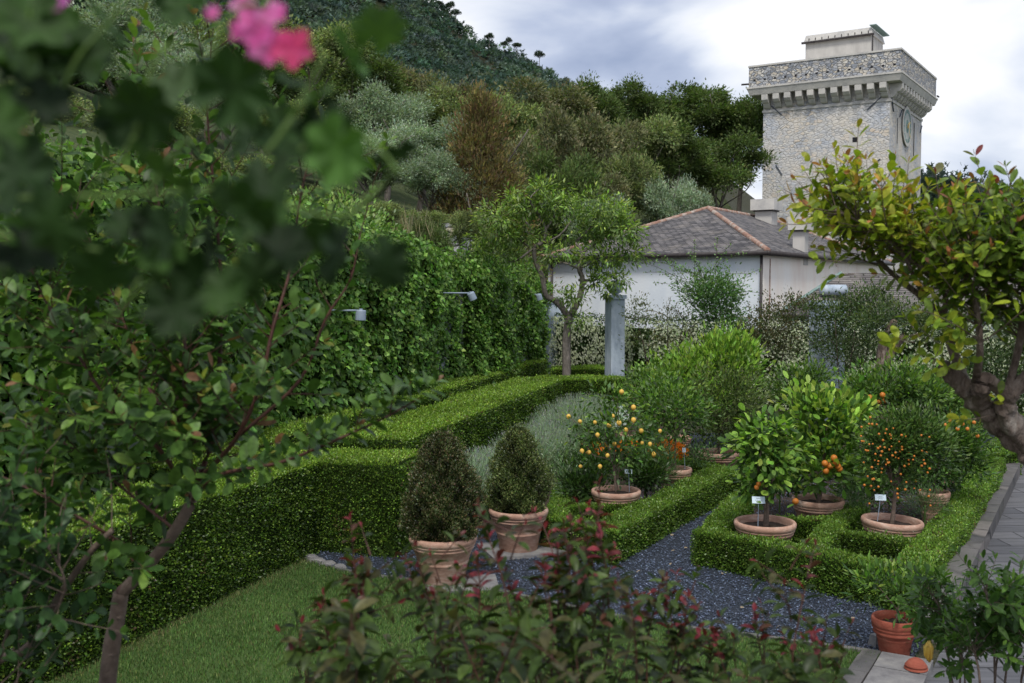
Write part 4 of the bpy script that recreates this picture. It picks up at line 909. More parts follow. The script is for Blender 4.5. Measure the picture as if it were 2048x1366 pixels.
# ------------------------------------------------------------------ pots
def pot_mesh(r, h, parent, mat='terra', z=0, tilt=0):
    P = [(.001, 0), (.60 * r, 0), (.625 * r, .012), (.74 * r, .44 * h), (.755 * r, .45 * h), (.775 * r, .475 * h), (.76 * r, .5 * h), (.765 * r, .51 * h), (.885 * r, h - .145), (.915 * r, h - .14), (.925 * r, h - .125), (.91 * r, h - .115), (.93 * r, h - .105), (.955 * r, h - .1), (.965 * r, h - .09), (.955 * r, h - .078),
         (.975 * r, h - .074), (r, h - .055), (1.01 * r, h - .035), (r, h - .013), (.965 * r, h), (.91 * r, h), (.87 * r, h - .015), (.845 * r, h - .05), (.83 * r, h - .14)]
    o = MB().lathe(P, (0, 0, z), 48).build('pot', M[mat], parent, smooth=True)
    mb = MB(); n = 24; rs = np.random.default_rng(int(r * 1000)); rr = [0, .3, .6, .84]
    ring = [(.001, .0)] ; V = []
    mb.lathe([(.001, h - .065 + z), (.3 * r, h - .06 + z), (.6 * r, h - .07 + z), (.838 * r, h - .075 + z)], (0, 0, 0), 24)
    mb.v = [(x, y, q + rs.normal(0, .006)) for x, y, q in mb.v]; mb.build('soil', M['soil'], o, smooth=True)
    return o
def pot_at(px, rimy, wpx, zr=.55):
    Y = (HC - zr) / ((rimy - 575) / FPX); p = PY(px, rimy, Y); return p, wpx / FPX * Y / 2
def potted(name, label, px, rimy, wpx, cat='potted tree', zr=.55, h=None, mat='terra', tilt=(0, 0), group='citrus and myrtle in terracotta pots'):
    p, r = pot_at(px, rimy, wpx, zr); h = h or zr; root = empty(name, (p[0], p[1], zr - h), label, cat, group); root.rotation_euler = (tilt[0], tilt[1], 0)
    pot_mesh(r, h, root, mat)
    return root, np.array([p[0], p[1], zr - h]), r, h
CIT = [(.05, .11, .018), (.08, .16, .025), (.035, .075, .014)]; CITL = [(.13, .24, .03), (.19, .31, .045), (.08, .16, .025)]
fr_me = {}
def fruit(kind, parent, p, r, rng):
    key = kind
    if key not in fr_me:
        pr = [(.001, -1), (.3, -.96), (.62, -.8), (.88, -.48), (1, 0), (.9, .45), (.62, .8), (.3, .98), (.001, 1.02)] if kind != 'lemon' else [(.001, -1.3), (.12, -1.22), (.35, -1.02), (.7, -.72), (.95, -.3), (1, .05), (.92, .45), (.62, .85), (.3, 1.05), (.1, 1.12), (.001, 1.14)]
        o = MB().lathe(pr, (0, 0, 0), 12).build(kind, M['lemonskin' if kind == 'lemon' else 'orangeskin'], None, smooth=True); fr_me[key] = o.data; o.parent = parent
    else:
        o = bpy.data.objects.new(kind, fr_me[key]); col.objects.link(o); o.parent = parent
    o.location = [float(v) for v in p]; o.scale = (r, r, r); o.rotation_euler = (rng.normal(0, .4), rng.normal(0, .4), rng.random() * 6); return o
def crown_of(root, base, rng, items, trunks, L, W, tmpl='fold', mat='leaf', cols=CIT, tips=None, shape='ball', up=.35, per=20, cr=.09, jit=.25, droop=0, trunkmat='bark_tan', r0=.025):
    """items: (px,py,rx_px,ry_px,nclump) at the depth of the pot; built in root space"""
    lv = Leaves(); Y = base[1]
    for it in items:
        px, py, rx, ry, nc = it[:5]; c = PY(px, py, Y + (it[5] if len(it) > 5 else 0)) - base; k = Y / FPX
        foliage(lv, rng, c, (rx * k, rx * k, ry * k), nc, per, cr, L, W, cols, tips, tmpl, shape, up=up, jit=jit, droop=droop, inner=.25)
    mb = MB()
    for t in trunks: limb(mb, rng, [np.array(q, float) for q in t], r0, r0 * .3, 4, 7)
    mb.build('trunk', M[trunkmat], root, smooth=True); return lv.build('foliage', M[mat], root, smooth=(tmpl == 'oval'))
def tk(base, px, py, h, rng, n=4, spread=.1, lean=(0, 0)):
    c = PY(px, py, base[1]) - base; fork = np.array([lean[0], lean[1], h + (c[2] - h) * .45]); out = [[(0, 0, h - .1), (lean[0] * .4, 0, h + .12), fork]]
    for i in range(n):
        a = i * 6.28 / n + rng.random(); out.append(wobble(rng, fork, c + np.array([math.cos(a) * spread * 2, math.sin(a) * spread * 2, .15 * rng.random()]), 4, .08))
    return out
# 1, 2 myrtle cones
def myrtle(px, rimy, wpx, top, wid, label, cols, seed, n):
    rng = np.random.default_rng(seed); root, b, r, h = potted('potted_myrtle', label, px, rimy, wpx); k = b[1] / FPX; zt_ = PY(px, top, b[1])[2] - b[2]
    lv = Leaves(); m = n; t = rng.random(m) ** 1.15; a = rng.random(m) * 6.283; H = zt_ - h + .02
    prof = np.interp(t, [0, .08, .3, .55, .8, .93, 1], [.74, .92, 1.0, .84, .54, .36, .13]) * wid * k / 2
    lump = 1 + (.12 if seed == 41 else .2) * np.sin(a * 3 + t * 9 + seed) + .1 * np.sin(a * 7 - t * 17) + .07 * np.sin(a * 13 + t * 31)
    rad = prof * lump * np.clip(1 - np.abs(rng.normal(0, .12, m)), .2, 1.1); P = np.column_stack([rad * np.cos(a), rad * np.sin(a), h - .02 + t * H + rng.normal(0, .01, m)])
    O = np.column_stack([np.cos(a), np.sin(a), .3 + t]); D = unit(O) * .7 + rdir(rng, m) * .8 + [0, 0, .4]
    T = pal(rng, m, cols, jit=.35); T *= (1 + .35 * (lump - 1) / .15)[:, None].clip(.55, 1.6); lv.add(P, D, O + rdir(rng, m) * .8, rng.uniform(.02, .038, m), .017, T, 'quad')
    # loose twig tips
    q = 260; t = rng.random(q); a = rng.random(q) * 6.283; rad = np.interp(t, [0, .08, .3, .55, .8, .93, 1], [.74, .95, 1.02, .84, .55, .35, .12]) * wid * k / 2
    B0_ = np.column_stack([rad * np.cos(a), rad * np.sin(a), h + t * H]); dd = unit(np.column_stack([np.cos(a), np.sin(a), .8 + t]))
    for s in range(6):
        lv.add(B0_ + dd * s * .014 + rng.normal(0, .004, (q, 3)), dd + rdir(rng, q) * .8, rdir(rng, q), .026, .014, pal(rng, q, cols) * 1.35, 'quad')
    lv.build('foliage', M['leaf'], root, smooth=False)
    mb = MB(); mb.lathe([(.62 * wid * k / 2, h - .05), (.72 * wid * k / 2, h + .3 * H), (.5 * wid * k / 2, h + .62 * H), (.2 * wid * k / 2, h + .88 * H), (.01, h + .95 * H)], (0, 0, 0), 16); mb.build('inner_twigs', M['core'], root, smooth=True)
    limb_ = MB().tube([(0, 0, h - .1), (0, 0, h + .3)], .03, 8).build('trunk', M['bark_dark'], root, smooth=True)
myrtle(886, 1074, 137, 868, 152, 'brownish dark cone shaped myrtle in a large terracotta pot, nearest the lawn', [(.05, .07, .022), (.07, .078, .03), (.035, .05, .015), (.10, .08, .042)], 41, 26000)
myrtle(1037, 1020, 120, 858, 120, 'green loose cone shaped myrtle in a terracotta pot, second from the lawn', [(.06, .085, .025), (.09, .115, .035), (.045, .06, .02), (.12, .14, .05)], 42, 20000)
# 3 sparse lemon
rng = np.random.default_rng(51)
root, b, r, h = potted('potted_lemon_tree', 'sparse lemon bush hung with many yellow fruits in a wide terracotta pot', 1232, 982, 100, tilt=(0, 0))
crown_of(root, b, rng, [(1225, 905, 60, 70, 26), (1250, 850, 70, 60, 26), (1180, 880, 40, 50, 10), (1285, 890, 35, 45, 8), (1150, 845, 30, 16, 4), (1215, 800, 40, 30, 8), (1300, 855, 30, 20, 4)], [[(0, 0, h - .1)] + [tuple(PY(px + rng.normal(0, 4), py, b[1]) - b) for px, py in pp] for pp in (((1228, 930), (1215, 880), (1200, 820)), ((1236, 920), (1260, 860), (1285, 830)), ((1232, 900), (1230, 840), (1235, 790)), ((1240, 930), (1280, 890), (1310, 865)), ((1225, 930), (1190, 880), (1140, 835)), ((1230, 925), (1180, 910), (1165, 880)))], .085, .45, 'fold', 'leaf', CIT + [(.09, .15, .05)], CITL, per=17, cr=.08, droop=.3, r0=.012)
for px, py in ((1137, 833), (1238, 846), (1218, 851), (1195, 870), (1267, 840), (1320, 862), (1300, 888), (1229, 888), (1215, 911), (1200, 933), (1307, 909), (1164, 902), (1161, 933), (1267, 815), (1226, 832), (1284, 886), (1282, 862), (1243, 784), (1178, 905), (1160, 843), (1252, 860), (1190, 845)):
    fruit('lemon', root, PY(px, py, b[1] - .1 - rng.random() * .35) - b, .026 + rng.random() * .01, rng)
# 4 small standard, 5 dark round, 6 bright cone
rng = np.random.default_rng(52)
root, b, r, h = potted('potted_citrus_tree', 'round headed citrus on a thin straight trunk in a small pot with blue tag', 1350, 938, 68)
crown_of(root, b, rng, [(1345, 815, 78, 62, 90), (1330, 850, 60, 30, 30)], [[(0, 0, h - .1), (-.08, 0, h + .2), tuple(PY(1338, 870, b[1]) - b)]] + tk(b, 1340, 810, h, rng), .08, .45, 'fold', 'leaf', [(.07, .14, .025), (.10, .19, .03), (.045, .09, .02)], CITL, per=22, cr=.09)
root, b, r, h = potted('potted_citrus_tree', 'dense dark olive green round citrus in a wide terracotta pot behind the blue tagged one', 1437, 904, 84)
crown_of(root, b, rng, [(1452, 810, 84, 78, 130), (1440, 860, 60, 30, 30)], tk(b, 1450, 820, h, rng), .075, .38, 'fold', 'matte', [(.055, .09, .02), (.08, .115, .03), (.04, .065, .016)], [(.11, .15, .04)], per=30, cr=.1)
root, b, r, h = potted('potted_citrus_tree', 'tall bright yellow green cone shaped citrus behind the others, its small pot nearly hidden', 1357, 874, 52)
b0 = b
crown_of(root, b, rng, [(1435, 755, 98, 84, 150, 1.5), (1465, 720, 60, 55, 60, 1.5), (1395, 790, 90, 60, 90, 1), (1345, 745, 50, 35, 26, 1)], [[(0, 0, h - .1), (.1, .3, h + .4), tuple(PY(1400, 800, b[1] + 1) - b)], [tuple(PY(1400, 800, b[1] + 1) - b), tuple(PY(1455, 680, b[1] + 1.5) - b)]], .125, .4, 'fold', 'leaf', [(.13, .23, .03), (.16, .28, .04), (.08, .15, .025)], [(.26, .4, .06)], per=26, cr=.14, up=.9)
# 7 front lemon with label
rng = np.random.default_rng(53)
root, b, r, h = potted('potted_lemon_tree', 'narrow big leaved lemon tree in the front terracotta pot with a white label', 1530, 1046, 123)
crown_of(root, b, rng, [(1535, 865, 50, 36, 22), (1530, 910, 62, 40, 32), (1535, 955, 55, 36, 20), (1500, 890, 30, 50, 12), (1500, 985, 26, 24, 5), (1575, 900, 26, 40, 10)], [[(.02, 0, h - .1), (.03, 0, h + .2), tuple(PY(1536, 960, b[1]) - b)]] + tk(b, 1535, 900, h, rng), .105, .55, 'oval', 'gloss', [(.08, .16, .025), (.13, .24, .035), (.05, .10, .018)], [(.25, .4, .06)], per=10, cr=.07, droop=.45)
for px, py in ((1513, 975), (1517, 968)): fruit('orange', root, PY(px, py, b[1] - .2) - b, .03, rng)
# 8 wide pale lemon
root, b, r, h = potted('potted_lemon_tree', 'wide pale leaved lemon tree with large orange fruits, in the pot behind the front two', 1636, 1000, 103)
crown_of(root, b, rng, [(1650, 850, 85, 60, 70), (1640, 910, 88, 60, 80), (1620, 810, 46, 36, 22), (1700, 830, 48, 26, 20), (1600, 950, 36, 34, 14), (1700, 950, 34, 30, 12)], [[(0, 0, h - .1), (.05, 0, h + .15), tuple(PY(1650, 920, b[1]) - b)]] + tk(b, 1650, 860, h, rng, 5), .115, .5, 'oval', 'gloss', [(.09, .18, .03), (.15, .26, .04), (.06, .12, .022)], [(.32, .46, .08)], per=11, cr=.1, up=.7)
for px, py in ((1650, 927), (1668, 916), (1676, 933), (1652, 942), (1660, 932), (1679, 938), (1591, 1003), (1672, 925)): fruit('orange', root, PY(px, py, b[1] - .45 - rng.random() * .2) - b, .042, rng)
# 9 kumquat
rng = np.random.default_rng(54)
root, b, r, h = potted('potted_kumquat_tree', 'kumquat tree dotted with tiny orange fruits in a tilted terracotta pot with a white label', 1780, 1042, 120, tilt=(.0, .05))
crown_of(root, b, rng, [(1765, 895, 60, 62, 110), (1820, 880, 58, 50, 80), (1770, 940, 50, 34, 40), (1850, 905, 44, 44, 40), (1810, 845, 44, 24, 30)], [[(.0, 0, h - .1), (.01, 0, h + .25), tuple(PY(1778, 930, b[1]) - b)]] + tk(b, 1785, 890, h, rng, 6), .07, .34, 'fold', 'leaf', [(.05, .10, .02), (.075, .135, .03), (.035, .07, .015)], [(.12, .19, .05)], per=24, cr=.075, up=.5, r0=.03)
for i in range(88):
    px, py = rng.normal(1752, 38), rng.normal(908, 52)
    if i > 66: px, py = rng.uniform(1780, 1860), rng.uniform(860, 1010)
    if not (1706 < px < 1875 and 832 < py < 1015): px, py = rng.uniform(1712, 1780), rng.uniform(850, 985)
    fruit('kumquat', root, PY(px, py, b[1] - .28 - rng.random() * .2) - b, .010 + rng.random() * .006, rng)
# 10 and background citrus
rng = np.random.default_rng(55)
def citrus(label, px, rimy, wpx, items, cols, tips, L=.08, fruits=(), fr=.032, seed=1, zr=.55):
    rng = np.random.default_rng(seed); root, b, r, h = potted('potted_citrus_tree', label, px, rimy, wpx, zr=zr)
    crown_of(root, b, rng, items, tk(b, items[0][0], items[0][1], h, rng, 5), L, .42, 'fold', 'leaf', cols, tips, per=24, cr=.1, up=.4)
    for q in fruits: fruit('orange', root, PY(q[0], q[1], b[1] - .4 - rng.random() * .3) - b, fr, rng)
citrus('dark orange tree in a shaded pot between the kumquat and the kerb', 1868, 985, 62, [(1905, 890, 58, 62, 110), (1930, 930, 46, 40, 40), (1870, 940, 36, 26, 20)], CIT, [(.09, .16, .03)], .075, [(1925, 848), (1948, 845), (1915, 858), (1890, 850), (1935, 858), (1955, 872), (1900, 842)], .026, 61)
citrus('orange tree in a hidden pot behind the pale lemon tree, with a few ripe oranges', 1800, 915, 60, [(1775, 780, 100, 50, 130), (1740, 800, 50, 40, 40), (1850, 800, 60, 45, 60)], [(.06, .12, .025), (.09, .17, .03), (.04, .08, .018)], [(.15, .26, .04)], .09, [(1768, 801), (1740, 795), (1765, 790), (1725, 800), (1757, 805)], .045, 62)
citrus('rounded light green citrus at the back right, left of the gnarled trunk', 1890, 905, 56, [(1880, 790, 62, 50, 90), (1930, 830, 50, 50, 60), (1840, 760, 40, 30, 30)], [(.08, .15, .03), (.11, .19, .04), (.06, .11, .025)], [(.17, .27, .06)], .08, [(1900, 760)], .03, 63)
citrus('mid green citrus bush between the bright cone and the pale lemon tree', 1590, 870, 60, [(1590, 790, 62, 60, 100), (1620, 760, 40, 40, 30)], [(.06, .12, .025), (.09, .16, .03), (.045, .085, .02)], [(.13, .22, .04)], .085, (), .03, 64)
citrus('small green citrus bush under the left side of the bright cone', 1262, 868, 50, [(1290, 780, 46, 50, 60), (1265, 820, 36, 36, 26)], [(.07, .14, .025), (.10, .19, .03)], [(.17, .28, .05)], .085, (), .03, 65)
# 11 red pot with small plant, 12 foreground citrus shrub
rng = np.random.default_rng(56)
root, b, r, h = potted('potted_citrus_seedling', 'small red terracotta pot with a spreading citrus seedling at the lawn corner', 1790, 1243, 92, cat='potted plant', zr=.35, mat='terrared')
crown_of(root, b, rng, [(1790, 1180, 60, 36, 26), (1750, 1165, 36, 26, 10), (1840, 1170, 40, 30, 14), (1835, 1265, 20, 30, 5)], [[(0, 0, h - .1), (.03, 0, h + .1), tuple(PY(1800, 1190, b[1]) - b)], [(.03, 0, h + .05), tuple(PY(1750, 1165, b[1]) - b)], [(.03, 0, h), tuple(PY(1835, 1260, b[1] - .2) - b)]], .085, .3, 'fold', 'leaf', CIT, CITL, per=14, cr=.07, up=.5, r0=.009)
mb = MB().lathe([(.001, .085), (.03, .083), (.06, .065), (.088, .03), (.092, .022), (.084, .018), (.084, .008), (.097, .004), (.095, -.006)], (0, 0, 0), 32)
o = mb.build('terracotta_dome', M['terrared'], smooth=True); q = PZ(1832, 1336, .09); o.location = q; tag(o, 'small red terracotta saucer lying upside down on the pale kerb', 'saucer')
def label_card(px, py, px2, py2, Y, wd, ht, lab, mat='sign'):
    t = PY(px, py, Y); bt = PY(px2, py2, Y); r = empty('plant_label', bt, lab, 'label', 'plant labels on stakes'); d = t - bt
    MB().tube([(0, 0, -.05), d], .004, 6).build('stake', M['grey_paint'], r)
    c = MB().box((0, 0, 0), (wd, .006, ht)).build('card', M[mat], r); c.location = d; c.rotation_euler = (-.35, .03, .0)
    mb = MB()
    for k, (w_, z_) in enumerate(((.35, .2), (.55, -.05), (.4, -.25))):
        n_ = 7
        for j in range(n_): mb.box((-wd * w_ / 2 + wd * w_ * (j + .5) / n_, -.0042, ht * z_), (wd * w_ / n_ * .6, .001, ht * (.07 if j % 2 else .1)))
    mb.build('lettering', M['ink'], c)
label_card(1517, 1000, 1516, 1044, 11.75, .15, .08, 'white label card on a stake in the front lemon pot')
label_card(1761, 995, 1755, 1034, 11.95, .13, .07, 'white label card on a slanted stake in the kumquat pot')
label_card(1368, 900, 1370, 932, 15.4, .05, .07, 'small blue tag on a stake in the small pot of the thin trunked citrus')
label_card(1257, 943, 1259, 976, 13.75, .1, .06, 'small blue label in the pot of the sparse lemon bush')

# ------------------------------------------------------------------ bed plants
LAV = [(.28, .37, .25), (.37, .46, .33), (.2, .28, .17)]
def edgeX(Y): return -1.26 + .269 * (Y - 15)
rng = np.random.default_rng(71)
LAVL = ['lavender clump directly behind the greener cone myrtle, nearest the hedge block', 'lavender clump between the two cone myrtles', 'lavender clump against the broad hedge, right behind the cone myrtles', 'lavender clump to the upper left of the sage', 'lavender clump in the middle of the row along the broad hedge', 'tall lavender clump left of the sparse lemon bush', 'lavender clump near the return of the broad hedge', 'lavender clump in the inner corner of the broad hedge return', 'lavender clump behind the sparse lemon bush', 'lavender clump at the right of the row, toward the round headed citrus']
for i, (px, Yb, hh) in enumerate([(925, 14.4, .8), (968, 14.9, .8), (1000, 16.0, .7), (1050, 17.2, .75), (1085, 18.4, .75), (1120, 19.6, .8), (1140, 21.0, .85), (1165, 22.4, .85), (1165, 19.5, .8), (1200, 21.5, .8)]):
    X = (px - 1024) / FPX * Yb; r = empty('lavender', (X, Yb, 0), LAVL[i], 'lavender', 'lavender clumps along the broad hedge'); lv = Leaves(); n = 2600; hh *= 1.12
    a = rng.random(n) * 6.283; q = rng.random(n) ** .6; P = np.column_stack([np.cos(a) * q * .22, np.sin(a) * q * .22, np.full(n, .05)]); D = np.column_stack([np.cos(a) * q * .55, np.sin(a) * q * .55, np.ones(n)]) + rng.normal(0, .1, (n, 3))
    ln = hh * rng.uniform(.55, 1.05, n); lv.add(P, D, rdir(rng, n), ln, .011, pal(rng, n, LAV, jit=.2), 'quad')
    D2 = unit(D); tips = P + D2 * ln[:, None] * .93; k = rng.random(n) < .5; lv.add(tips[k], D2[k], rdir(rng, k.sum()), .05, .014, pal(rng, k.sum(), [(.2, .27, .17), (.22, .22, .25)]), 'quad')
    m = 900; t = rng.random(m) * .7; j = rng.integers(0, n, m); lv.add(P[j] + D2[j] * (ln[j] * t)[:, None], D2[j] + rdir(rng, m) * .8, rdir(rng, m), .05, .007, pal(rng, m, LAV), 'quad')
    lv.build('stems', M['matte'], r, smooth=False)
def bushlet(name, label, cat, px, py, Y, rx, ry, nc, L, W, cols, tips=None, per=26, cr=.07, extra=None, group=None, tmpl='fold', mat='leaf', up=.4):
    c = PY(px, py, Y); r = empty(name, (c[0], c[1], 0), label, cat, group); lv = Leaves(); k = Y / FPX
    foliage(lv, rng, (0, 0, c[2]), (rx * k, rx * k, ry * k), nc, per, cr, L, W, cols, tips, tmpl, up=up, inner=.3)
    lv.build('foliage', M[mat], r, smooth=False); MB().tube([(0, 0, -.05), (0, 0, max(.1, c[2]))], .012, 6).build('stem', M['greenstem'], r)
    if extra:
        n, size, cc = extra; P = unit(rng.normal(size=(n, 3)) + [0, -.6, .5]) * np.array([rx * k, rx * k, ry * k]) * rng.uniform(.75, 1.05, (n, 1)) + [0, 0, c[2]]; f = Leaves()
        for s in range(6):
            a = s * math.pi / 3; f.add(P, np.array([[math.cos(a), -.35, math.sin(a) * .8 + .2]]).repeat(n, 0) + rng.normal(0, .15, (n, 3)), np.array([[0, -1, .8]]).repeat(n, 0), size, size * .6, pal(rng, n, cc, jit=.12), 'quad')
        f.build('flowers', M['petal'], r, smooth=False)
    return r
SG = [(.13, .19, .10), (.17, .24, .13), (.09, .14, .07)]
bushlet('sage_bush', 'grey green sage bush between the greener cone myrtle and the sparse lemon', 'herb', 1135, 925, 16.0, 52, 46, 60, .055, .35, SG)
bushlet('sage_bush', 'small grey green sage at the foot of the low edging beside the greener myrtle pot', 'herb', 1118, 955, 14.8, 34, 20, 26, .05, .35, SG)
DL = [(.07, .13, .04), (.09, .16, .05), (.05, .10, .03)]
bushlet('fennel_plant', 'feathery green herb between the sparse lemon pot and the small blue tagged pot', 'herb', 1312, 935, 15.0, 34, 52, 60, .09, .07, DL, per=46, up=.9)
bushlet('fennel_plant', 'feathery green herb behind the right rim of the kumquat pot', 'herb', 1850, 1010, 13.0, 42, 26, 50, .06, .09, DL, per=40)
bushlet('fennel_plant', 'feathery green herb at the left of the kumquat pot', 'herb', 1700, 1000, 13.3, 30, 26, 40, .06, .09, DL, per=40)
bushlet('leafy_herb', 'low leafy green plants right behind the small blue tagged pot', 'herb', 1395, 915, 16.5, 28, 18, 30, .05, .4, DL)
OR = [(.75, .16, .01), (.8, .25, .015)]
bushlet('marigold_plant', 'orange marigolds to the right behind the sparse lemon, around the thin trunk', 'marigold', 1335, 900, 16.6, 40, 18, 30, .04, .4, CIT, extra=(80, .045, OR), group='orange marigolds')
bushlet('marigold_plant', 'orange marigolds glimpsed through the left side of the sparse lemon', 'marigold', 1190, 900, 16.2, 34, 18, 26, .04, .4, CIT, extra=(34, .042, OR), group='orange marigolds')
bushlet('marigold_plant', 'few orange marigolds behind the middle of the sparse lemon', 'marigold', 1255, 893, 16.8, 30, 14, 26, .04, .4, CIT, extra=(30, .04, OR), group='orange marigolds')
bushlet('white_flowering_plant', 'small plant with white flower heads behind the sparse lemon bush', 'flower', 1238, 832, 17.5, 18, 22, 20, .04, .35, SG, extra=(60, .03, [(.6, .66, .68)]))
# filler greenery inside beds so the soil is mostly covered
for i, (px, py, Y, rx, ry, lab) in enumerate([(1290, 900, 18, 60, 30, 'low green planting behind the marigolds'), (1500, 870, 19, 70, 30, 'low green planting behind the dark round citrus pot'), (1700, 900, 17.5, 120, 36, 'low dark green planting behind the pale lemon tree'), (1940, 870, 17, 70, 30, 'low dark green planting at the back beside the kerb'), (1560, 960, 14.8, 50, 26, 'low dark green planting left of the pale lemon pot'), (1740, 975, 14.6, 60, 26, 'low dark green planting between the pale lemon and kumquat pots'), (1460, 920, 19, 50, 14, 'low green planting right beside the wide pot of the dark round citrus'), (1180, 935, 15.2, 60, 16, 'low green planting under the left side of the sparse lemon'), (1290, 950, 14.8, 40, 16, 'low green planting right of the sparse lemon pot'), (1165, 975, 14.2, 40, 12, 'low green planting left of the sparse lemon pot'), (1850, 960, 14.6, 60, 24, 'low dark green planting behind the kumquat pot')]):
    bushlet('ground_shrub', lab, 'shrub', px, py, Y, rx, ry, 60, .07, .45, [(.035, .075, .015), (.055, .11, .02), (.025, .05, .012)], per=30, cr=.1, group='low planting in the beds')

# ------------------------------------------------------------------ jasmine hedge along the back wall
def climber_wall(name, label, cat, pts, h, thick, dens, L, cols, flowers=0, seed=1):
    rng = np.random.default_rng(seed); r = empty(name, (0, 0, 0), label, cat); lv = Leaves(); fl = Leaves(); mb = MB()
    for a, b in zip(pts[:-1], pts[1:]):
        a = np.array(a, float); b = np.array(b, float); d = unit(b - a); ln = np.linalg.norm(b - a); nr = np.array([d[1], -d[0]]); c = (a + b) / 2 - nr * .1
        mb.box((c[0], c[1], (h - .25) / 2), (ln, thick, h - .25), math.atan2(d[1], d[0]))
        n = int(ln * h * dens); s = rng.random(n) * ln; z = rng.random(n) * (h + .12 * np.sin(s * 2) + .08 * np.sin(s * 5.3)); o = thick / 2 + .06 * np.sin(s * 4 + z * 3) * np.sin(z * 5 - s * 2) + rng.normal(0, .06, n); tp = rng.random(n) < .1; o[tp] = rng.uniform(-thick / 2, thick / 2, tp.sum()); z[tp] = h + rng.normal(0, .06, tp.sum())
        P = np.column_stack([a[0] + d[0] * s + nr[0] * o, a[1] + d[1] * s + nr[1] * o, z]); n3 = np.array([nr[0], nr[1], .4])
        LL = L * rng.uniform(.6, 1.3, n); lv.add(P, rdir(rng, n) + n3 * .5, n3 + rdir(rng, n) * .8, LL, LL * .55, pal(rng, n, cols, jit=.3), 'fold')
        if flowers:
            m = int(ln * h * flowers); s = rng.random(m) * ln; z = rng.random(m) ** .9 * h; k = (np.sin(s * 3.1 + 1.7 * np.sin(z * 2.3)) * np.sin(z * 3.7 + s) + rng.normal(0, .5, m)) > -.35; s, z = s[k], z[k]; m = len(s); o = thick / 2 + .12 + rng.normal(0, .05, m)
            P = np.column_stack([a[0] + d[0] * s + nr[0] * o, a[1] + d[1] * s + nr[1] * o, z]); t3 = np.array([d[0], d[1], 0])
            T = pal(rng, m, [(.66, .68, .58), (.5, .54, .42)], jit=.15, hue=.02)
            for q in range(5):
                an = q * 1.2566 + rng.random(m) * .5; D = np.cos(an)[:, None] * t3 + np.sin(an)[:, None] * np.array([0, 0, 1.]) + np.array([nr[0], nr[1], 0]) * .25; fl.add(P, D, np.tile(n3, (m, 1)), .042, .026, T, 'quad')
    mb.build('wall', M['core'], r); lv.build('foliage', M['leaf'], r, smooth=False)
    if flowers: tag(fl.build('flowers', M['petal'], r, smooth=False), kind='stuff')
    return r
climber_wall('jasmine_hedge', 'wall of star jasmine speckled with white flowers behind the pillars', 'hedge', [(1.4, 32.2), (3.6, 28.6), (8.6, 27.4), (16.5, 26.0)], 2.4, .35, 620, .075, [(.035, .07, .02), (.05, .095, .028), (.022, .045, .014)], 430, 81)
# spindly roses and shrubs at the back
def shrub(name, label, cat, Y, blobs, L, W, cols, tips=None, stems=(), mat='leaf', per=26, cr=.13, group=None, up=.5, sprays=0, tmpl='fold', stemmat='bark_dark', r0=.02):
    c0 = PY(blobs[0][0], 700, Y); r = empty(name, (c0[0], Y, 0), label, cat, group); lv = Leaves(); base = np.array([c0[0], Y, 0]); k = Y / FPX; rr = np.random.default_rng(int(blobs[0][0] * 7 + Y))
    for px, py, rx, ry, nc in blobs: foliage(lv, rr, PY(px, py, Y) - base, (rx * k, rx * k * .8, ry * k), nc, per, cr, L, W, cols, tips, tmpl, up=up, inner=.2)
    mb = MB()
    for st in stems:
        pts = [PY(px, py, Y) - base for px, py in st]
        if pts[0][2] > .3: pts = [np.array([pts[0][0], 0, 0])] + pts
        limb(mb, rr, pts, r0, r0 * .4, 4, 6)
    for q in range(sprays):
        b = blobs[rr.integers(len(blobs))]; s0 = PY(b[0] + rr.normal(0, b[2] * .4), b[1], Y) - base; a = rr.uniform(-2.4, 2.4); dirv = np.array([math.sin(a), rr.normal(0, .3), abs(math.cos(a)) * .8 + .3]); ln = b[2] * k * rr.uniform(1.3, 2.1)
        P = [s0 + unit(dirv) * ln * t - np.array([0, 0, .25 * ln * t * t]) for t in np.linspace(0, 1, 9)]; mb.tube(P, .005, 4, False); P = np.array(P[3:]); P = np.repeat(P, 4, 0) + rr.normal(0, .03, (len(P) * 4, 3)); lv.add(P, rdir(rr, len(P)), rdir(rr, len(P)) + [0, 0, 1], L * .8, L * W, pal(rr, len(P), tips or cols), 'fold')
    mb.build('stem', M[stemmat], r, smooth=True); lv.build('foliage', M[mat], r, smooth=False); return r
DK = [(.05, .085, .028), (.07, .11, .035), (.035, .06, .02)]
shrub('climbing_rose', 'airy rounded rose bush with long thin sprays in front of the cool tinted white wall', 'rose', 25, [(1430, 592, 58, 44, 150), (1440, 640, 46, 54, 100), (1400, 560, 60, 30, 14)], .075, .5, [(.07, .15, .045), (.09, .19, .055), (.05, .10, .032)], [(.15, .26, .08)], [[(1435, 700), (1430, 600)], [(1440, 700), (1460, 610)], [(1430, 690), (1400, 600)]], sprays=34)
shrub('dark_shrub', 'dark olive crape myrtle shrub right of the rose bush, before the house corner', 'shrub', 24.5, [(1545, 645, 60, 30, 60), (1520, 680, 60, 30, 40), (1585, 620, 30, 26, 16), (1560, 700, 60, 30, 30)], .07, .5, [(.065, .085, .03), (.085, .10, .04), (.05, .06, .022)], [(.13, .11, .05)], [[(1540, 740), (1530, 650)], [(1560, 740), (1590, 610)]], sprays=20)
shrub('dark_shrub', 'dark green shrub mass in front of the low outbuilding roof', 'shrub', 24, [(1690, 640, 72, 44, 100), (1740, 620, 60, 50, 80), (1650, 690, 60, 50, 60), (1720, 700, 70, 40, 60), (1620, 620, 26, 20, 16)], .075, .5, DK, [(.09, .13, .04)], [[(1690, 780), (1690, 640)], [(1720, 780), (1750, 620)]], sprays=18)
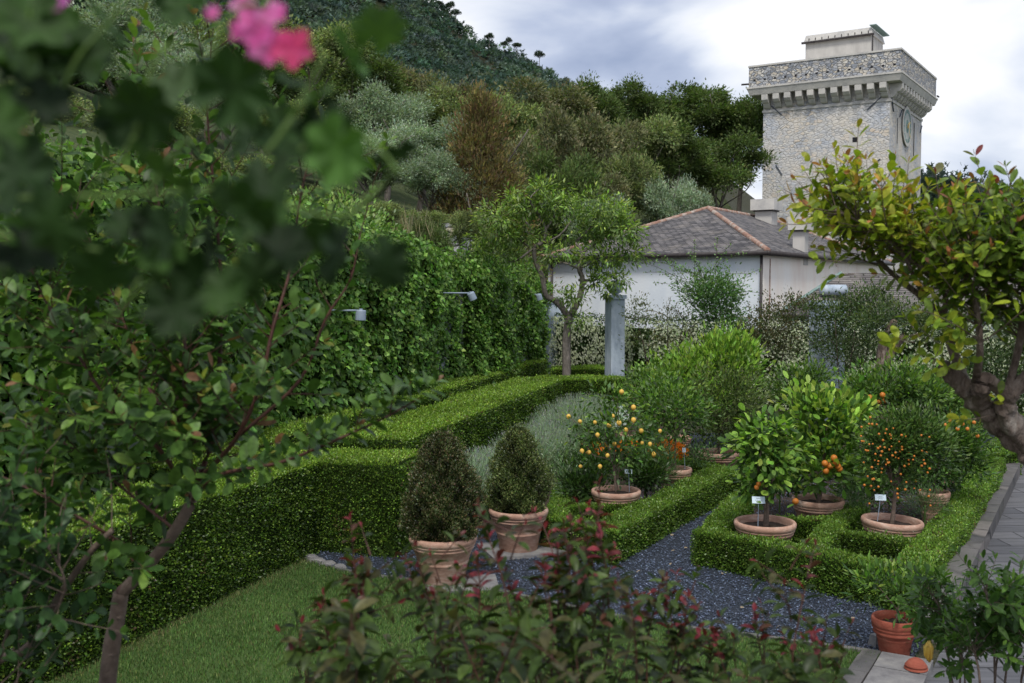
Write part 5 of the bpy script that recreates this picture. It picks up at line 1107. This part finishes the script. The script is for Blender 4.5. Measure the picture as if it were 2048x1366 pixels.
shrub('slender_shrub', 'tall thin dark shrub crossing in front of the right hand pillar', 'shrub', 22, [(1690, 730, 34, 60, 40), (1670, 690, 24, 40, 20)], .06, .28, DK, None, [[(1680, 810), (1670, 640)], [(1690, 810), (1710, 660)]], sprays=10)
shrub('slender_shrub', 'thin upright shrub just right of the pillar with the stone ball', 'shrub', 25.5, [(1270, 640, 22, 34, 16), (1290, 690, 26, 36, 16), (1275, 610, 12, 20, 6)], .065, .4, [(.07, .11, .035), (.09, .13, .04)], [(.14, .16, .06)], [[(1295, 740), (1275, 640)], [(1300, 745), (1285, 680)]], sprays=10)
shrub('slender_shrub', 'thin reddish tipped shrub in front of the jasmine, left of the rose bush', 'shrub', 25.5, [(1345, 640, 34, 26, 22), (1330, 690, 26, 36, 14), (1370, 680, 30, 30, 14)], .065, .4, [(.07, .10, .035), (.09, .12, .04)], [(.15, .13, .06)], [[(1335, 750), (1335, 650)], [(1350, 750), (1365, 650)]], sprays=12)
shrub('old_crape_myrtle', 'dark shrub with a thick pale gnarled trunk behind the back citrus', 'tree', 21.5, [(1790, 640, 60, 40, 60), (1840, 660, 50, 40, 40), (1900, 650, 60, 50, 60), (1740, 650, 30, 30, 20)], .07, .5, DK, [(.1, .14, .04)], [[(1765, 800), (1762, 740), (1768, 680), (1790, 640)], [(1765, 760), (1778, 710), (1810, 670)]], stemmat='bark_pale', r0=.17)
shrub('dark_shrub', 'dark shrub mass at the right edge behind the gnarled orange leaved tree', 'shrub', 20, [(1990, 740, 70, 60, 90), (2040, 800, 50, 60, 60), (1960, 830, 50, 36, 40), (2040, 660, 40, 60, 40)], .08, .5, DK, None, [[(2000, 860), (1995, 740)]], sprays=6)

# ------------------------------------------------------------------ leaning tree at the end of the hedges
def medlar():
    rng = np.random.default_rng(91); Y = 26.0; b = PY(1133, 700, Y); base = np.array([b[0], Y, 0]); r = empty('leaning_fruit_tree', base, 'forked tree with twisted limbs and yellow green umbrella crown at the end of the hedges', 'tree')
    p = lambda px, py, dy=0: PY(px, py, Y + dy) - base; mb = MB(); lv = Leaves()
    limb(mb, rng, [(0, 0, -.1), p(1133, 728), p(1133, 680), p(1138, 632)], .115, .105, 5, 10, .03)
    L1 = [p(1138, 635), p(1115, 605), p(1092, 590, .1), p(1085, 555, .1), p(1072, 525, .1), p(1068, 495, 0), p(1085, 485), p(1092, 460), p(1078, 430)]
    L2 = [p(1138, 635), p(1158, 600, -.1), p(1165, 560, -.1), p(1158, 535, -.2), p(1165, 505, -.2), p(1150, 485, -.1)]
    limb(mb, rng, L1, .085, .03, 5, 9, .04); limb(mb, rng, L2, .09, .03, 5, 9, .04)
    br = [(p(1068, 495), (1035, 520), (1005, 525)), (p(1070, 500), (1040, 480), (1010, 440)), (p(1092, 460), (1110, 425), (1100, 390)), (p(1085, 485), (1120, 470), (1150, 430)), (p(1165, 540, -.2), (1125, 525), (1105, 530)), (p(1165, 505, -.2), (1200, 480), (1230, 440)), (p(1160, 535, -.2), (1200, 520), (1250, 500)), (p(1150, 485), (1185, 450), (1200, 410)), (p(1078, 430), (1060, 400), (1080, 375)), (p(1158, 560, -.1), (1190, 560), (1215, 545))]
    for a, m, e in br: limb(mb, rng, [a, p(*m, rng.normal(0, .3)), p(*e, rng.normal(0, .6))], .035, .01, 4, 6, .05)
    C = [(.11, .18, .035), (.15, .24, .045), (.08, .13, .028)]; T = [(.30, .40, .08), (.26, .38, .07)]
    k = Y / FPX
    for px, py, rx, ry, nc, dy in [(1085, 385, 46, 26, 36, 0), (1060, 420, 66, 30, 50, 0), (1120, 420, 50, 26, 30, .2), (1000, 440, 50, 30, 36, -.2), (985, 475, 50, 20, 24, 0), (1040, 470, 60, 24, 36, .3), (1000, 510, 50, 16, 18, .2), (1200, 420, 66, 30, 56, 0), (1230, 455, 56, 40, 60, -.3), (1180, 470, 70, 36, 60, .3), (1265, 470, 26, 24, 14, 0), (1260, 505, 36, 18, 18, .1), (1210, 520, 60, 22, 36, -.2), (1120, 505, 60, 20, 26, -.3), (1215, 545, 34, 16, 14, -.2), (1150, 590, 26, 14, 9, -.4), (1190, 565, 20, 14, 8, 0), (1120, 595, 16, 10, 5, 0), (1060, 545, 26, 16, 8, 0), (1160, 635, 22, 14, 5, -.3), (1235, 560, 26, 18, 9, -.3), (1215, 585, 16, 12, 4, -.4), (955, 500, 30, 14, 8, 0), (1030, 400, 26, 16, 10, 0)]:
        foliage(lv, rng, p(px, py, dy), (rx * k, rx * k * 1.1, ry * k), int(nc * .62) + 2, 30, .105, .135, .33, C, T, 'fold', inner=.1, droop=.45, up=.15)
    mb.build('trunk', M['bark'], r, smooth=True); lv.build('crown', M['leaf'], r, smooth=False)
medlar()

# ------------------------------------------------------------------ foreground shoots
class Shoots:
    tm = 'oval'
    def __init__(s, seed): s.rng = np.random.default_rng(seed); s.lv = Leaves(); s.st = MB(); s.P = []; s.D = []; s.N = []; s.L = []; s.W = []; s.T = []
    def stem(s, pts, r0, r1, k=5, n=7): return limb(s.st, s.rng, pts, r0, r1, k, n)
    def shoot(s, p, d, ln, LL, pitch, cols, tipcols, w=.52, grav=.35, r=.003, tipfrac=.25, bare=.08, sag=.0, tube=True, tipsc=.62):
        rng = s.rng; p = np.array(p, float); d = unit(np.array(d, float)); n = max(3, int(ln / pitch)); pts = [p.copy()]; side = unit(np.cross(d, rng.normal(size=3)))
        for i in range(n):
            t = i / n; d = unit(d + np.array([0, 0, grav]) * pitch * 2.2 + rng.normal(0, .07, 3)); p = p + d * pitch; pts.append(p.copy())
            if t < bare: continue
            side = unit(np.cross(d, side) + rng.normal(0, .12, 3)) if i % 2 == 0 else side; sc = (1 - tipsc * max(0, (t - (1 - tipfrac)) / tipfrac)) * rng.uniform(.82, 1.12) * min(1, .7 + t)
            tip = t > 1 - tipfrac
            for sg in (-1, 1):
                if rng.random() < .05: continue
                s.P.append(p + side * sg * r); s.D.append(d * (.55 + .6 * tip) + side * sg - np.array([0, 0, sag])); s.N.append(d * .7 + np.array([0, 0, .6]) + rng.normal(0, .3, 3)); s.L.append(LL * sc); s.W.append(LL * sc * w)
                c = np.array(tipcols[rng.integers(len(tipcols))] if (tip and rng.random() < (t - 1 + tipfrac) / tipfrac + .35) else cols[rng.integers(len(cols))])
                s.T.append(c * math.exp(rng.normal(0, .22)))
        s.P.append(p); s.D.append(d); s.N.append(side); s.L.append(LL * .45); s.W.append(LL * .2); s.T.append(np.array(tipcols[rng.integers(len(tipcols))]))
        if tube: s.st.tube(pts, [r * (1 - .6 * i / n) for i in range(len(pts))], 5, False)
        return pts
    def build(s, root, stemmat, leafmat='gloss'):
        s.lv.add(np.array(s.P), np.array(s.D), np.array(s.N), np.array(s.L), np.array(s.W), np.array(s.T), s.tm)
        s.lv.build('leaves', M[leafmat], root); s.st.build('stem', M[stemmat], root, smooth=True)
def along(S, pts, count, ln, LL, pitch, cols, tips, t0=.2, spread=1.0, up=.5, toward=(0, 0, 0), **kw):
    pts = [np.array(q) for q in pts]; m = len(pts)
    for i in range(count):
        t = t0 + (1 - t0) * (i + S.rng.random()) / count; f = t * (m - 1); j = min(int(f), m - 2); p = pts[j] + (pts[j + 1] - pts[j]) * (f - j); ax = unit(pts[j + 1] - pts[j])
        o = unit(np.cross(ax, S.rng.normal(size=3))); S.shoot(p, o * spread + ax * up + np.array([0, 0, .25]) + np.array(toward), ln * S.rng.uniform(.6, 1.25), LL, pitch, cols, tips, **kw)
# left sapling
sap = empty('crape_myrtle_sapling', (0, 0, 0), 'young crape myrtle with red stems and dark leaves filling the left foreground', 'tree')
S = Shoots(101); Y = 3.2; q = lambda px, py, y=3.2: PY(px, py, y)
g0 = q(205, 1366); base0 = np.array([g0[0] - .12, 3.25, 0])
CL = [(.042, .095, .018), (.06, .125, .022), (.03, .07, .015), (.085, .165, .03)]; CT = [(.15, .25, .045), (.2, .22, .045), (.18, .09, .045), (.12, .22, .035), (.13, .23, .04), (.15, .24, .045)]
# trunk goes down to the lawn below the frame
trunk = S.stem([base0, base0 + [0, 0, 1.0], q(215, 1366), q(232, 1250), q(242, 1185)], .03, .0225, 6, 12); t0 = MB()
t1 = S.stem([q(242, 1185), q(268, 1160), q(330, 1090), q(380, 1010), q(395, 960)], .0205, .015, 6, 10)
t2 = S.stem([q(395, 960), q(430, 860, 3.25), q(440, 700, 3.3), q(442, 560, 3.3), q(430, 400, 3.3), q(415, 230, 3.3), q(422, 90, 3.3)], .0095, .0022)
t3 = S.stem([q(390, 970), q(370, 860, 3.1), q(372, 720, 3.1), q(360, 600, 3.15), q(330, 480, 3.15), q(300, 330, 3.2), q(230, 200, 3.2)], .008, .0022)
t4 = S.stem([q(392, 965), q(470, 880, 3.0), q(520, 770, 2.95), q(545, 660, 2.95), q(580, 540, 3.0), q(600, 400, 3.0), q(625, 290, 3.0)], .008, .0022)
t5 = S.stem([q(385, 1000), q(440, 950, 2.9), q(560, 925, 2.85), q(660, 885, 2.8), q(760, 840, 2.8), q(838, 797, 2.8)], .007, .002)
t6 = S.stem([q(380, 1000), q(320, 900, 3.0), q(230, 820, 3.0), q(150, 700, 3.0), q(90, 600, 3.05), q(40, 480, 3.1)], .0075, .0022)
t7 = S.stem([q(300, 1120), q(200, 1060, 2.9), q(100, 1000, 2.9), q(20, 960, 2.9)], .006, .002)
t8 = S.stem([q(480, 870, 3), q(600, 760, 3.0), q(650, 640, 3.0), q(700, 560, 3.0), q(720, 470, 3.0)], .006, .002)
t9 = S.stem([q(370, 860, 3.1), q(300, 780, 3.3), q(250, 650, 3.35), q(190, 500, 3.4), q(120, 380, 3.4)], .007, .002)
t10 = S.stem([q(350, 1060), q(250, 980, 3.3), q(150, 900, 3.3), q(60, 850, 3.3)], .006, .002)
kw = dict(tipfrac=.28, r=.0022, grav=.5)
for t, n, l in ((t2, 24, .28), (t3, 26, .3), (t4, 13, .22), (t6, 24, .3), (t8, 3, .16), (t9, 20, .3), (t7, 9, .2), (t10, 14, .26)): along(S, t, int(n * 2.5), l * .9, .062, .034, CL, CT, t0=.05, up=.45, **kw)
along(S, t5, 5, .12, .05, .034, CL, CT, t0=.1, up=.8, **kw)
for t in (t5,):  # leaf pairs set directly on the long arching shoot
    for i in range(3, len(t) - 1): S.shoot(t[i], t[i + 1] - t[i] + [0, 0, .01], .07, .06, .03, CL, CT, tipfrac=.2, r=.0015, bare=0, tube=False)
for t in (t2, t3, t4, t6, t8, t9, t7, t10): S.shoot(t[-1], t[-1] - t[-2], .3, .05, .032, CL, CT, tipfrac=.45, r=.002)
S.build(sap, 'redstem')
for a in sap.children:
    if a.name.startswith('stem'): st_o = a
mbt = MB(); rr = np.random.default_rng(4)
limb(mbt, rr, [base0 + [0, 0, .001], base0 + [0, 0, 1.0], q(215, 1366), q(232, 1250), q(242, 1185)], .031, .0235, 6, 12)
for px, py in ((238, 1235), (222, 1310), (228, 1270)):
    c = q(px, py, 3.175); mbt.lathe([(.007, -.004), (.009, .0), (.006, .004), (.001, .005)], c, 8)
limb(mbt, rr, [q(242, 1187), q(268, 1160), q(330, 1090), q(380, 1010), q(393, 965)], .0215, .016, 6, 10); mbt.build('trunk', M['bark_tan'], sap, smooth=True)
# second shrub at the lower left, leaf palette darkened to stand for shade
sh2 = empty('shaded_shrub', (0, 0, 0), 'shaded green shrub with a pale slanting stem in the bottom left corner', 'shrub')
S = Shoots(102); g1 = q(-60, 1500, 2.9)
a1 = S.stem([np.array([g1[0] - .1, 2.9, 0]), g1, q(60, 1290, 2.9), q(120, 1190, 2.9), q(185, 1100, 2.9), q(225, 1060, 2.9)], .014, .008)
a2 = S.stem([g1, q(20, 1250, 2.8), q(30, 1150, 2.8), q(40, 1050, 2.8)], .008, .003); a3 = S.stem([g1, q(-40, 1200, 2.7), q(-10, 1080, 2.7), q(0, 980, 2.7)], .008, .003)
a4 = S.stem([q(60, 1290, 2.9), q(130, 1180, 2.7), q(90, 1080, 2.7)], .005, .002)
C2 = [(.022, .055, .016), (.03, .075, .02), (.04, .09, .022)]
for t, n in ((a1, 8), (a2, 18), (a3, 18), (a4, 12)): along(S, t, n, .2, .05, .034, C2, CL, t0=.25, up=.5, **kw)
for k in range(14):
    p0 = q(S.rng.uniform(-40, 60), S.rng.uniform(1180, 1400), 2.8); S.shoot(p0, [S.rng.normal(.3, .5), S.rng.normal(0, .3), .8], .26, .05, .033, C2, CL, **kw)
S.build(sh2, 'bark_tan')
# red tipped shrubs along the bottom edge
RT = [(.17, .024, .032), (.2, .03, .042), (.12, .028, .03), (.09, .04, .026)]; RC = [(.04, .07, .014), (.055, .088, .018), (.065, .062, .022), (.028, .05, .011)]
def redshrub(label, seed, tops, Y, fill, nfill=30, nside=5):
    r = empty('red_tipped_shrub', (0, 0, 0), label, 'shrub', 'red tipped shrubs along the bottom of the view'); S = Shoots(seed); S.tm = 'curl'; rng = S.rng
    bx = np.mean([t[0] for t in tops]); b = PY(bx, 1366, Y); root = np.array([b[0], Y, 0])
    for px, py in tops:
        y = Y + rng.normal(0, .12); top = PY(px, py, y); low_ = PY(px + rng.normal(0, 25), 1420, y); s_ = S.stem([root + rng.normal(0, .03, 3) * [1, 1, 0], root * .4 + low_ * .6 + [0, 0, -.35], low_], .008, .005)
        d = top - low_; ln = np.linalg.norm(d); S.shoot(low_, d, ln, .056, .027, RC, RT, tipfrac=.42, r=.0032, grav=.05, bare=0, sag=.35, w=.45, tipsc=.72)
        for k in range(nside):
            t = rng.uniform(.3, .9); S.shoot(low_ + d * t, unit(d) + rng.normal(0, .6, 3), ln * (1.05 - t) * rng.uniform(.3, .6) + .03, .05, .024, RC, RT, tipfrac=.25, r=.0022, grav=.3, sag=.25, w=.42, tipsc=.75)
    for k in range(nfill):
        px = rng.uniform(*fill[:2]); y = Y + rng.normal(0, .25); p0 = PY(px, 1440, y); hh = rng.uniform(fill[2], fill[3]); top = PY(px + rng.normal(0, 60), 1440 - hh, y); S.shoot(p0, top - p0, np.linalg.norm(top - p0), .07, .033, RC, RC, tipfrac=.2, r=.003, grav=.0, bare=0, sag=.4, w=.44)
    S.build(r, 'redstem', 'gloss')
Shoots.tm = 'oval'
redshrub('red tipped shrub at bottom left of centre, in front of the nearest pot', 111, [(745, 1040), (700, 1150), (650, 1190), (835, 1100), (885, 1075), (715, 1130), (960, 1130), (600, 1290)], 2.45, (600, 960, 120, 240), 22)
redshrub('tallest red tipped shrub, in front of the second pot and the low edging', 112, [(1015, 1000), (1170, 955), (1205, 970), (1120, 1070), (1090, 1110), (1180, 1000), (1140, 1020), (1215, 1080)], 2.5, (960, 1240, 140, 240), 17, 4)
redshrub('low red tipped shrub in front of the gravel, right of the tallest one', 113, [(1285, 1140), (1330, 1140), (1380, 1170), (1365, 1230), (1255, 1170), (1430, 1255)], 2.5, (1240, 1480, 80, 150), 12, 4)
redshrub('sparse red tipped shrub with one tall upright shoot, at the bottom right of centre', 114, [(1580, 1085), (1525, 1210), (1650, 1240), (1600, 1265), (1470, 1250), (1680, 1285)], 2.55, (1480, 1680, 80, 140), 9, 4)

# ------------------------------------------------------------------ right gnarled tree
gt = empty('gnarled_crape_myrtle', (0, 0, 0), 'old crape myrtle with a gnarled twisted trunk and orange and yellow green leaves at right', 'tree')
S = Shoots(121); Y = 4.2; q = lambda px, py, y=4.2: PY(px, py, y); mb = MB(); rr = np.random.default_rng(9)
rt = q(2160, 1040); foot = np.array([rt[0] + .45, 4.25, 0])
main = limb(mb, rr, [foot, foot + [-.05, 0, .9], q(2260, 1180), q(2160, 1010), q(2070, 905), q(2010, 855), q(1965, 815), q(1930, 775), q(1885, 732)], .085, .032, 12, 28, 0, .10)
limb(mb, rr, [q(2060, 895), q(2020, 845, 4.15), q(2012, 800, 4.12), q(2040, 770, 4.1), q(2080, 740, 4.1)], .05, .026, 9, 20, 0, .1)
limb(mb, rr, [q(1965, 815), q(1960, 780, 4.1), q(1975, 760, 4.1), q(2030, 800, 4.1)], .036, .026, 9, 18, 0, .1)
b1 = limb(mb, rr, [q(1940, 785), q(1905, 700, 4.25), q(1885, 640, 4.3), q(1850, 600, 4.3), q(1800, 560, 4.3), q(1755, 520, 4.3), q(1720, 480, 4.3), q(1690, 430, 4.3)], .022, .005, 6, 8, .06)
b2 = limb(mb, rr, [q(1885, 640, 4.3), q(1890, 590, 4.3), q(1850, 545, 4.2), q(1810, 510, 4.2), q(1785, 475, 4.2)], .014, .004, 5, 8, .05)
b3 = limb(mb, rr, [q(1945, 790), q(1960, 700, 4.0), q(1950, 600, 4.0), q(1935, 540, 4.0), q(1940, 480, 4.0)], .017, .005, 5, 8, .05)
b4 = limb(mb, rr, [q(2010, 800, 4.1), q(2040, 680, 4.1), q(2050, 560, 4.0), q(2040, 510, 4.0), q(2060, 470, 4)], .017, .005, 5, 8, .05)
b5 = limb(mb, rr, [q(1890, 600, 4.3), q(1900, 540, 4.4), q(1875, 510, 4.4), q(1860, 490, 4.4), q(1855, 475, 4.4)], .012, .004, 5, 8, .05)
b6 = limb(mb, rr, [q(1850, 600, 4.3), q(1830, 560, 4.1), q(1800, 500, 4.1), q(1730, 450, 4.1), q(1670, 420, 4.1)], .010, .004, 5, 8, .05)
b7 = limb(mb, rr, [q(2060, 880), q(2100, 700), q(2120, 580), q(2130, 500)], .02, .006, 5, 8, .05)
mb.build('trunk', M['bark_pale'], gt, smooth=True)
YG = [(.21, .28, .024), (.28, .34, .03), (.15, .22, .02), (.33, .34, .035)]; YT = [(.42, .24, .05), (.4, .33, .045), (.36, .36, .04), (.34, .36, .04), (.36, .15, .06)]
DG = [(.12, .19, .022), (.16, .235, .026), (.085, .145, .018)]; DT = [(.17, .25, .03), (.16, .22, .03), (.22, .24, .03), (.22, .09, .04)]
kw = dict(tipfrac=.3, r=.003, grav=.55, w=.42)
along(S, b1, 40, .25, .062, .036, YG, YT, t0=.66, up=1.0, **kw); along(S, b2, 40, .24, .066, .038, YG, YT, t0=.4, up=.7, **kw)
along(S, b5, 46, .25, .066, .038, YG + DG, YT, t0=.2, up=.6, **kw); along(S, b6, 44, .26, .066, .038, YG, YT, t0=.35, up=.7, **kw)
along(S, b3, 70, .32, .066, .038, DG + YG[:2], DT, t0=.28, up=.4, **kw); along(S, b4, 100, .32, .066, .038, DG, DT, t0=.25, up=.4, **kw); along(S, b4, 40, .34, .066, .038, DG, DG, t0=.3, up=.1, toward=(.2, 0, -.1), **kw); along(S, b7, 64, .36, .066, .038, DG, DT, t0=.2, up=.4, toward=(-.4, 0, 0), **kw)
for a, b_, l in (((1740, 430), (1690, 300), 1), ((1730, 440), (1625, 350), 1), ((1760, 440), (1730, 305), 1), ((1800, 450), (1765, 325), 1), ((1820, 450), (1800, 320), 1), ((1700, 450), (1600, 345), 1), ((1710, 470), (1612, 400), 1), ((1780, 450), (1745, 350), 1), ((1740, 450), (1660, 330), 1), ((1850, 460), (1850, 360), 1), ((1730, 480), (1640, 440), 1), ((1740, 430), (1705, 345), 1), ((1900, 470), (1890, 380), 2), ((1960, 470), (1930, 390), 2), ((2020, 480), (2010, 370), 2), ((1720, 400), (1655, 255), 1), ((1750, 400), (1790, 300), 1), ((1680, 400), (1605, 310), 1), ((1990, 450), (1945, 310), 2), ((2040, 460), (1985, 370), 2), ((1880, 430), (1875, 345), 2), ((1900, 450), (1912, 352), 2), ((2030, 440), (2040, 385), 2), ((1700, 430), (1640, 380), 1), ((1790, 420), (1830, 350), 1), ((1960, 480), (2010, 400), 2)):
    p0, p1 = q(*a), q(*b_); S.shoot(p0, p1 - p0, np.linalg.norm(p1 - p0), .068, .042, YG if l == 1 else DG, YT if l == 1 else [(.2, .05, .05), (.12, .12, .04)], tipfrac=.3, r=.003, grav=0, bare=0)
for c, n in (((1895, 705), 9), ((1870, 690), 5), ((1830, 680), 4), ((1965, 835), 3), ((1700, 520), 4)):
    for k in range(n):
        p0 = q(c[0] + rr.normal(0, 22), c[1] + rr.normal(0, 16), 4.1 + rr.normal(0, .06)); S.shoot(p0, rr.normal(0, 1, 3) + [-.3, 0, .3], .13, .06, .035, YG, YG, tipfrac=.3, r=.002, bare=0)
S.build(gt, 'bark_tan')

# ------------------------------------------------------------------ citrus shrub bottom right
def handcitrus(label, seed, stems, Y, n):
    r = empty('citrus_shrub', (0, 0, 0), label, 'shrub', 'citrus shrubs in the bottom right corner'); S = Shoots(seed); rng = S.rng; root_ = PY(stems[0][0][0] + 20, 1366, Y); root_[2] = 0
    for st in stems:
        pts = [PY(px, py, Y + rng.normal(0, .15)) for px, py in st]; g = root_.copy(); t = S.stem([g, g * .3 + pts[0] * [.7, .7, 0] + [0, 0, pts[0][2] * .6]] + pts, .009, .003); along(S, t, n * 3, .19, .075, .026, [(.05, .11, .02), (.075, .15, .025), (.035, .08, .016)], [(.13, .24, .04), (.09, .18, .03)], t0=.62, up=.5, tipfrac=.3, r=.0025, grav=.25, w=.33, sag=.15)
        S.shoot(t[-1], t[-1] - t[-2], .2, .075, .028, [(.09, .18, .03)], [(.13, .24, .04)], w=.33)
    S.build(r, 'bark_tan'); return r
hc = handcitrus('large leafy citrus shrub in the bottom right corner with one yellow fingered fruit', 131, [[(1905, 1366), (1890, 1290), (1880, 1220), (1860, 1185)], [(1920, 1366), (1925, 1300), (1920, 1240)], [(1900, 1360), (1890, 1270), (1850, 1200)], [(1930, 1366), (1915, 1290), (1900, 1220)]], 5.4, 7)
mb = MB(); c = PY(1858, 1283, 5.25)
for k in range(11):
    a = k * 2.4; r_ = .014 * math.sqrt(k / 11 + .1); mb.tube([c, c + np.array([math.cos(a) * r_ * 1.3, math.sin(a) * r_ * 1.3, -.03]), c + np.array([math.cos(a) * r_ * 1.2, math.sin(a) * r_ * 1.2, -.07 - .006 * (k % 4)]), c + np.array([math.cos(a) * r_ * .6, math.sin(a) * r_ * .6, -.095 - .007 * (k % 3)])], [.009, .010, .008, .003], 7)
mb.build('fingered_fruit', M['lemonskin'], hc, smooth=True)
handcitrus('dark green citrus shrub at the far bottom right edge, right of the fingered fruit', 132, [[(1990, 1366), (1985, 1260), (1970, 1180)], [(2010, 1366), (2030, 1250), (2035, 1180)], [(1960, 1366), (1950, 1290), (1975, 1220)], [(2040, 1380), (2060, 1280), (2070, 1200)], [(1990, 1366), (2000, 1290), (2010, 1240)]], 5.0, 9)

# ------------------------------------------------------------------ blurred geranium close to the camera
ge = empty('ivy_geranium', (-.62, .8, 2.55), 'out of focus ivy geranium with dark leaves and pink flowers hanging close to the camera', 'potted plant'); gb = np.array([-.62, .8, 2.55])
rng = np.random.default_rng(141); q = lambda px, py, y=.75: PY(px, py, y * .95) - gb
st = MB(); lv = Leaves(); P, D, NN_, LS, TT_ = [], [], [], [], []
GC = [(.02, .048, .011), (.028, .065, .014), (.014, .034, .009), (.045, .10, .02)]
def gleaf(px, py, y, size, c=None, d=None, n=None):
    p = q(px, py, y); P.append(p); D.append(d if d is not None else unit(rng.normal(0, 1, 3) * [1, .3, 1])); NN_.append(n if n is not None else np.array([rng.normal(0, 1.0), rng.normal(-.5, .8), .8 + rng.normal(0, .6)])); LS.append(size * .9); TT_.append(np.array(c if c is not None else GC[rng.integers(4)]) * math.exp(rng.normal(0, .2)))
spots = [(40, 60), (110, 150), (30, 180), (80, 250), (20, 300), (200, 230), (170, 140), (230, 190), (270, 270), (60, 400), (10, 480), (0, 560), (260, 480), (310, 490), (350, 530), (400, 450), (280, 560), (330, 570), (480, 550), (540, 590), (430, 400), (500, 470), (640, 210), (560, 170), (700, 250), (790, 330), (690, 440), (740, 490), (330, 10), (400, 25), (20, 20), (120, 30), (70, 110), (10, 380), (100, 320), (420, 220), (510, 230), (460, 300), (545, 330), (300, 350), (200, 10), (600, 480), (380, 380), (150, 420)]
for px, py in spots: gleaf(px, py, rng.uniform(.62, .9), rng.uniform(.036, .06))
for i in range(12): gleaf(rng.uniform(-40, 130), rng.uniform(0, 600), rng.uniform(.7, .9), rng.uniform(.05, .07))
for i in range(7): gleaf(rng.uniform(230, 520), rng.uniform(430, 580), rng.uniform(.7, .8), rng.uniform(.04, .06))
for px, py, c in ((740, 100, (.06, .12, .03)), (660, 190, (.05, .1, .03)), (720, 150, (.05, .11, .03)), (20, 110, (.08, .13, .06)), (370, 140, (.06, .10, .04)), (75, 10, (.12, .2, .04))): gleaf(px, py, .72, .045, c)
lv.add(np.array(P), np.array(D), np.array(NN_), np.array(LS), np.array(LS), np.array(TT_), 'lobed'); lv.build('leaves', M['matte'], ge)
gs = lambda pts, r0=.0017, r1=.0012: st.tube(spline([q(*a) for a in pts], 6), [r0 + (r1 - r0) * i / (6 * (len(pts) - 1)) for i in range(6 * (len(pts) - 1) + 1)], 8)
top = (0, 0, .38)
gs([(-700, 640, .8), (-300, 420, .78), (0, 398, .74), (200, 392, .72), (380, 382, .72), (480, 372, .72)]); gs([(480, 372, .72), (560, 270, .71), (610, 190, .71), (650, 110, .71)]); gs([(-200, 420, .78), (60, 480, .75), (200, 500, .74)])
gs([(-300, 420, .78), (60, 240, .74), (160, 110, .73), (230, 30, .72), (270, -40, .72)]); gs([(270, 270, .73), (310, 120, .72), (345, 90, .72)], .0018); gs([(300, 380, .73), (420, 200, .72), (430, 90, .71), (470, 20, .71), (520, 10, .71)], .0018); gs([(480, 372, .72), (600, 420, .72), (690, 430, .73), (760, 370, .73)])
gs([(600, 300, .72), (690, 250, .72), (760, 300, .72), (800, 350, .72)], .0016)
for k in range(9): a = spots[int(rng.integers(len(spots)))]; gs([(a[0], a[1], .75), (a[0] - 40, a[1] + 60, .77), (a[0] - 150, a[1] + 160, .8)], .0014)
st.tube([np.array([0, 0, .25]), np.array([.02, -.01, .45]), q(-700, 640, .8)], [.005, .004, .003], 8)
st.tube([np.array([0, 0, .25]), np.array([.03, 0, .5]), q(-300, 420, .78)], [.005, .004, .0025], 8); st.build('stem', M['greenstem'], ge, smooth=True)
def gflower(px, py, y, size, cols, npet=5, name='flower'):
    f = Leaves(); c = q(px, py, y); n = npet; a = np.arange(n) * 6.283 / n + rng.random(); D = np.column_stack([np.cos(a), np.full(n, -.35), np.sin(a)]); f.add(np.tile(c, (n, 1)), D, np.tile([0, -1, .2], (n, 1)), size * rng.uniform(.7, .95, n), size * .65, pal(rng, n, cols, jit=.1, hue=.04), 'oval'); f.build(name, M['petal'], ge)
PK = [(.62, .12, .42), (.7, .2, .52), (.55, .09, .33)]; RD = [(.75, .07, .13), (.62, .06, .2)]
for px, py in ((500, 30), (530, 50), (552, 25), (515, 85), (485, 60), (548, 90), (425, 25), (490, 15), (530, 110)): gflower(px, py, .70 + rng.random() * .03, .011 if px > 430 else .007, PK)
gflower(588, 98, .70, .017, RD, 5); gflower(108, 2, .72, .014, [(.4, .1, .35)]); gflower(42, 275, .74, .01, [(.5, .25, .18)]); gflower(528, 105, .71, .012, PK, 4)
o = MB().lathe([(.001, 0), (.07, 0), (.1, .22), (.115, .22), (.118, .26), (.1, .26), (.095, .24), (.001, .235)], (0, 0, 0), 28).build('pot', M['terra'], ge, smooth=True)
# masonry pier under the pot, beside the viewer
pr = MB().box((-.62, .8, 1.25), (.42, .42, 2.5)).box((-.62, .8, 2.522), (.5, .5, .045)).build('masonry_pier', M['drystone'], bevel=.01); tag(pr, 'stone pier that carries the geranium pot beside the viewer', 'pillar')
for k in list(TP):
    if k not in used: bpy.data.objects.remove(TP[k])
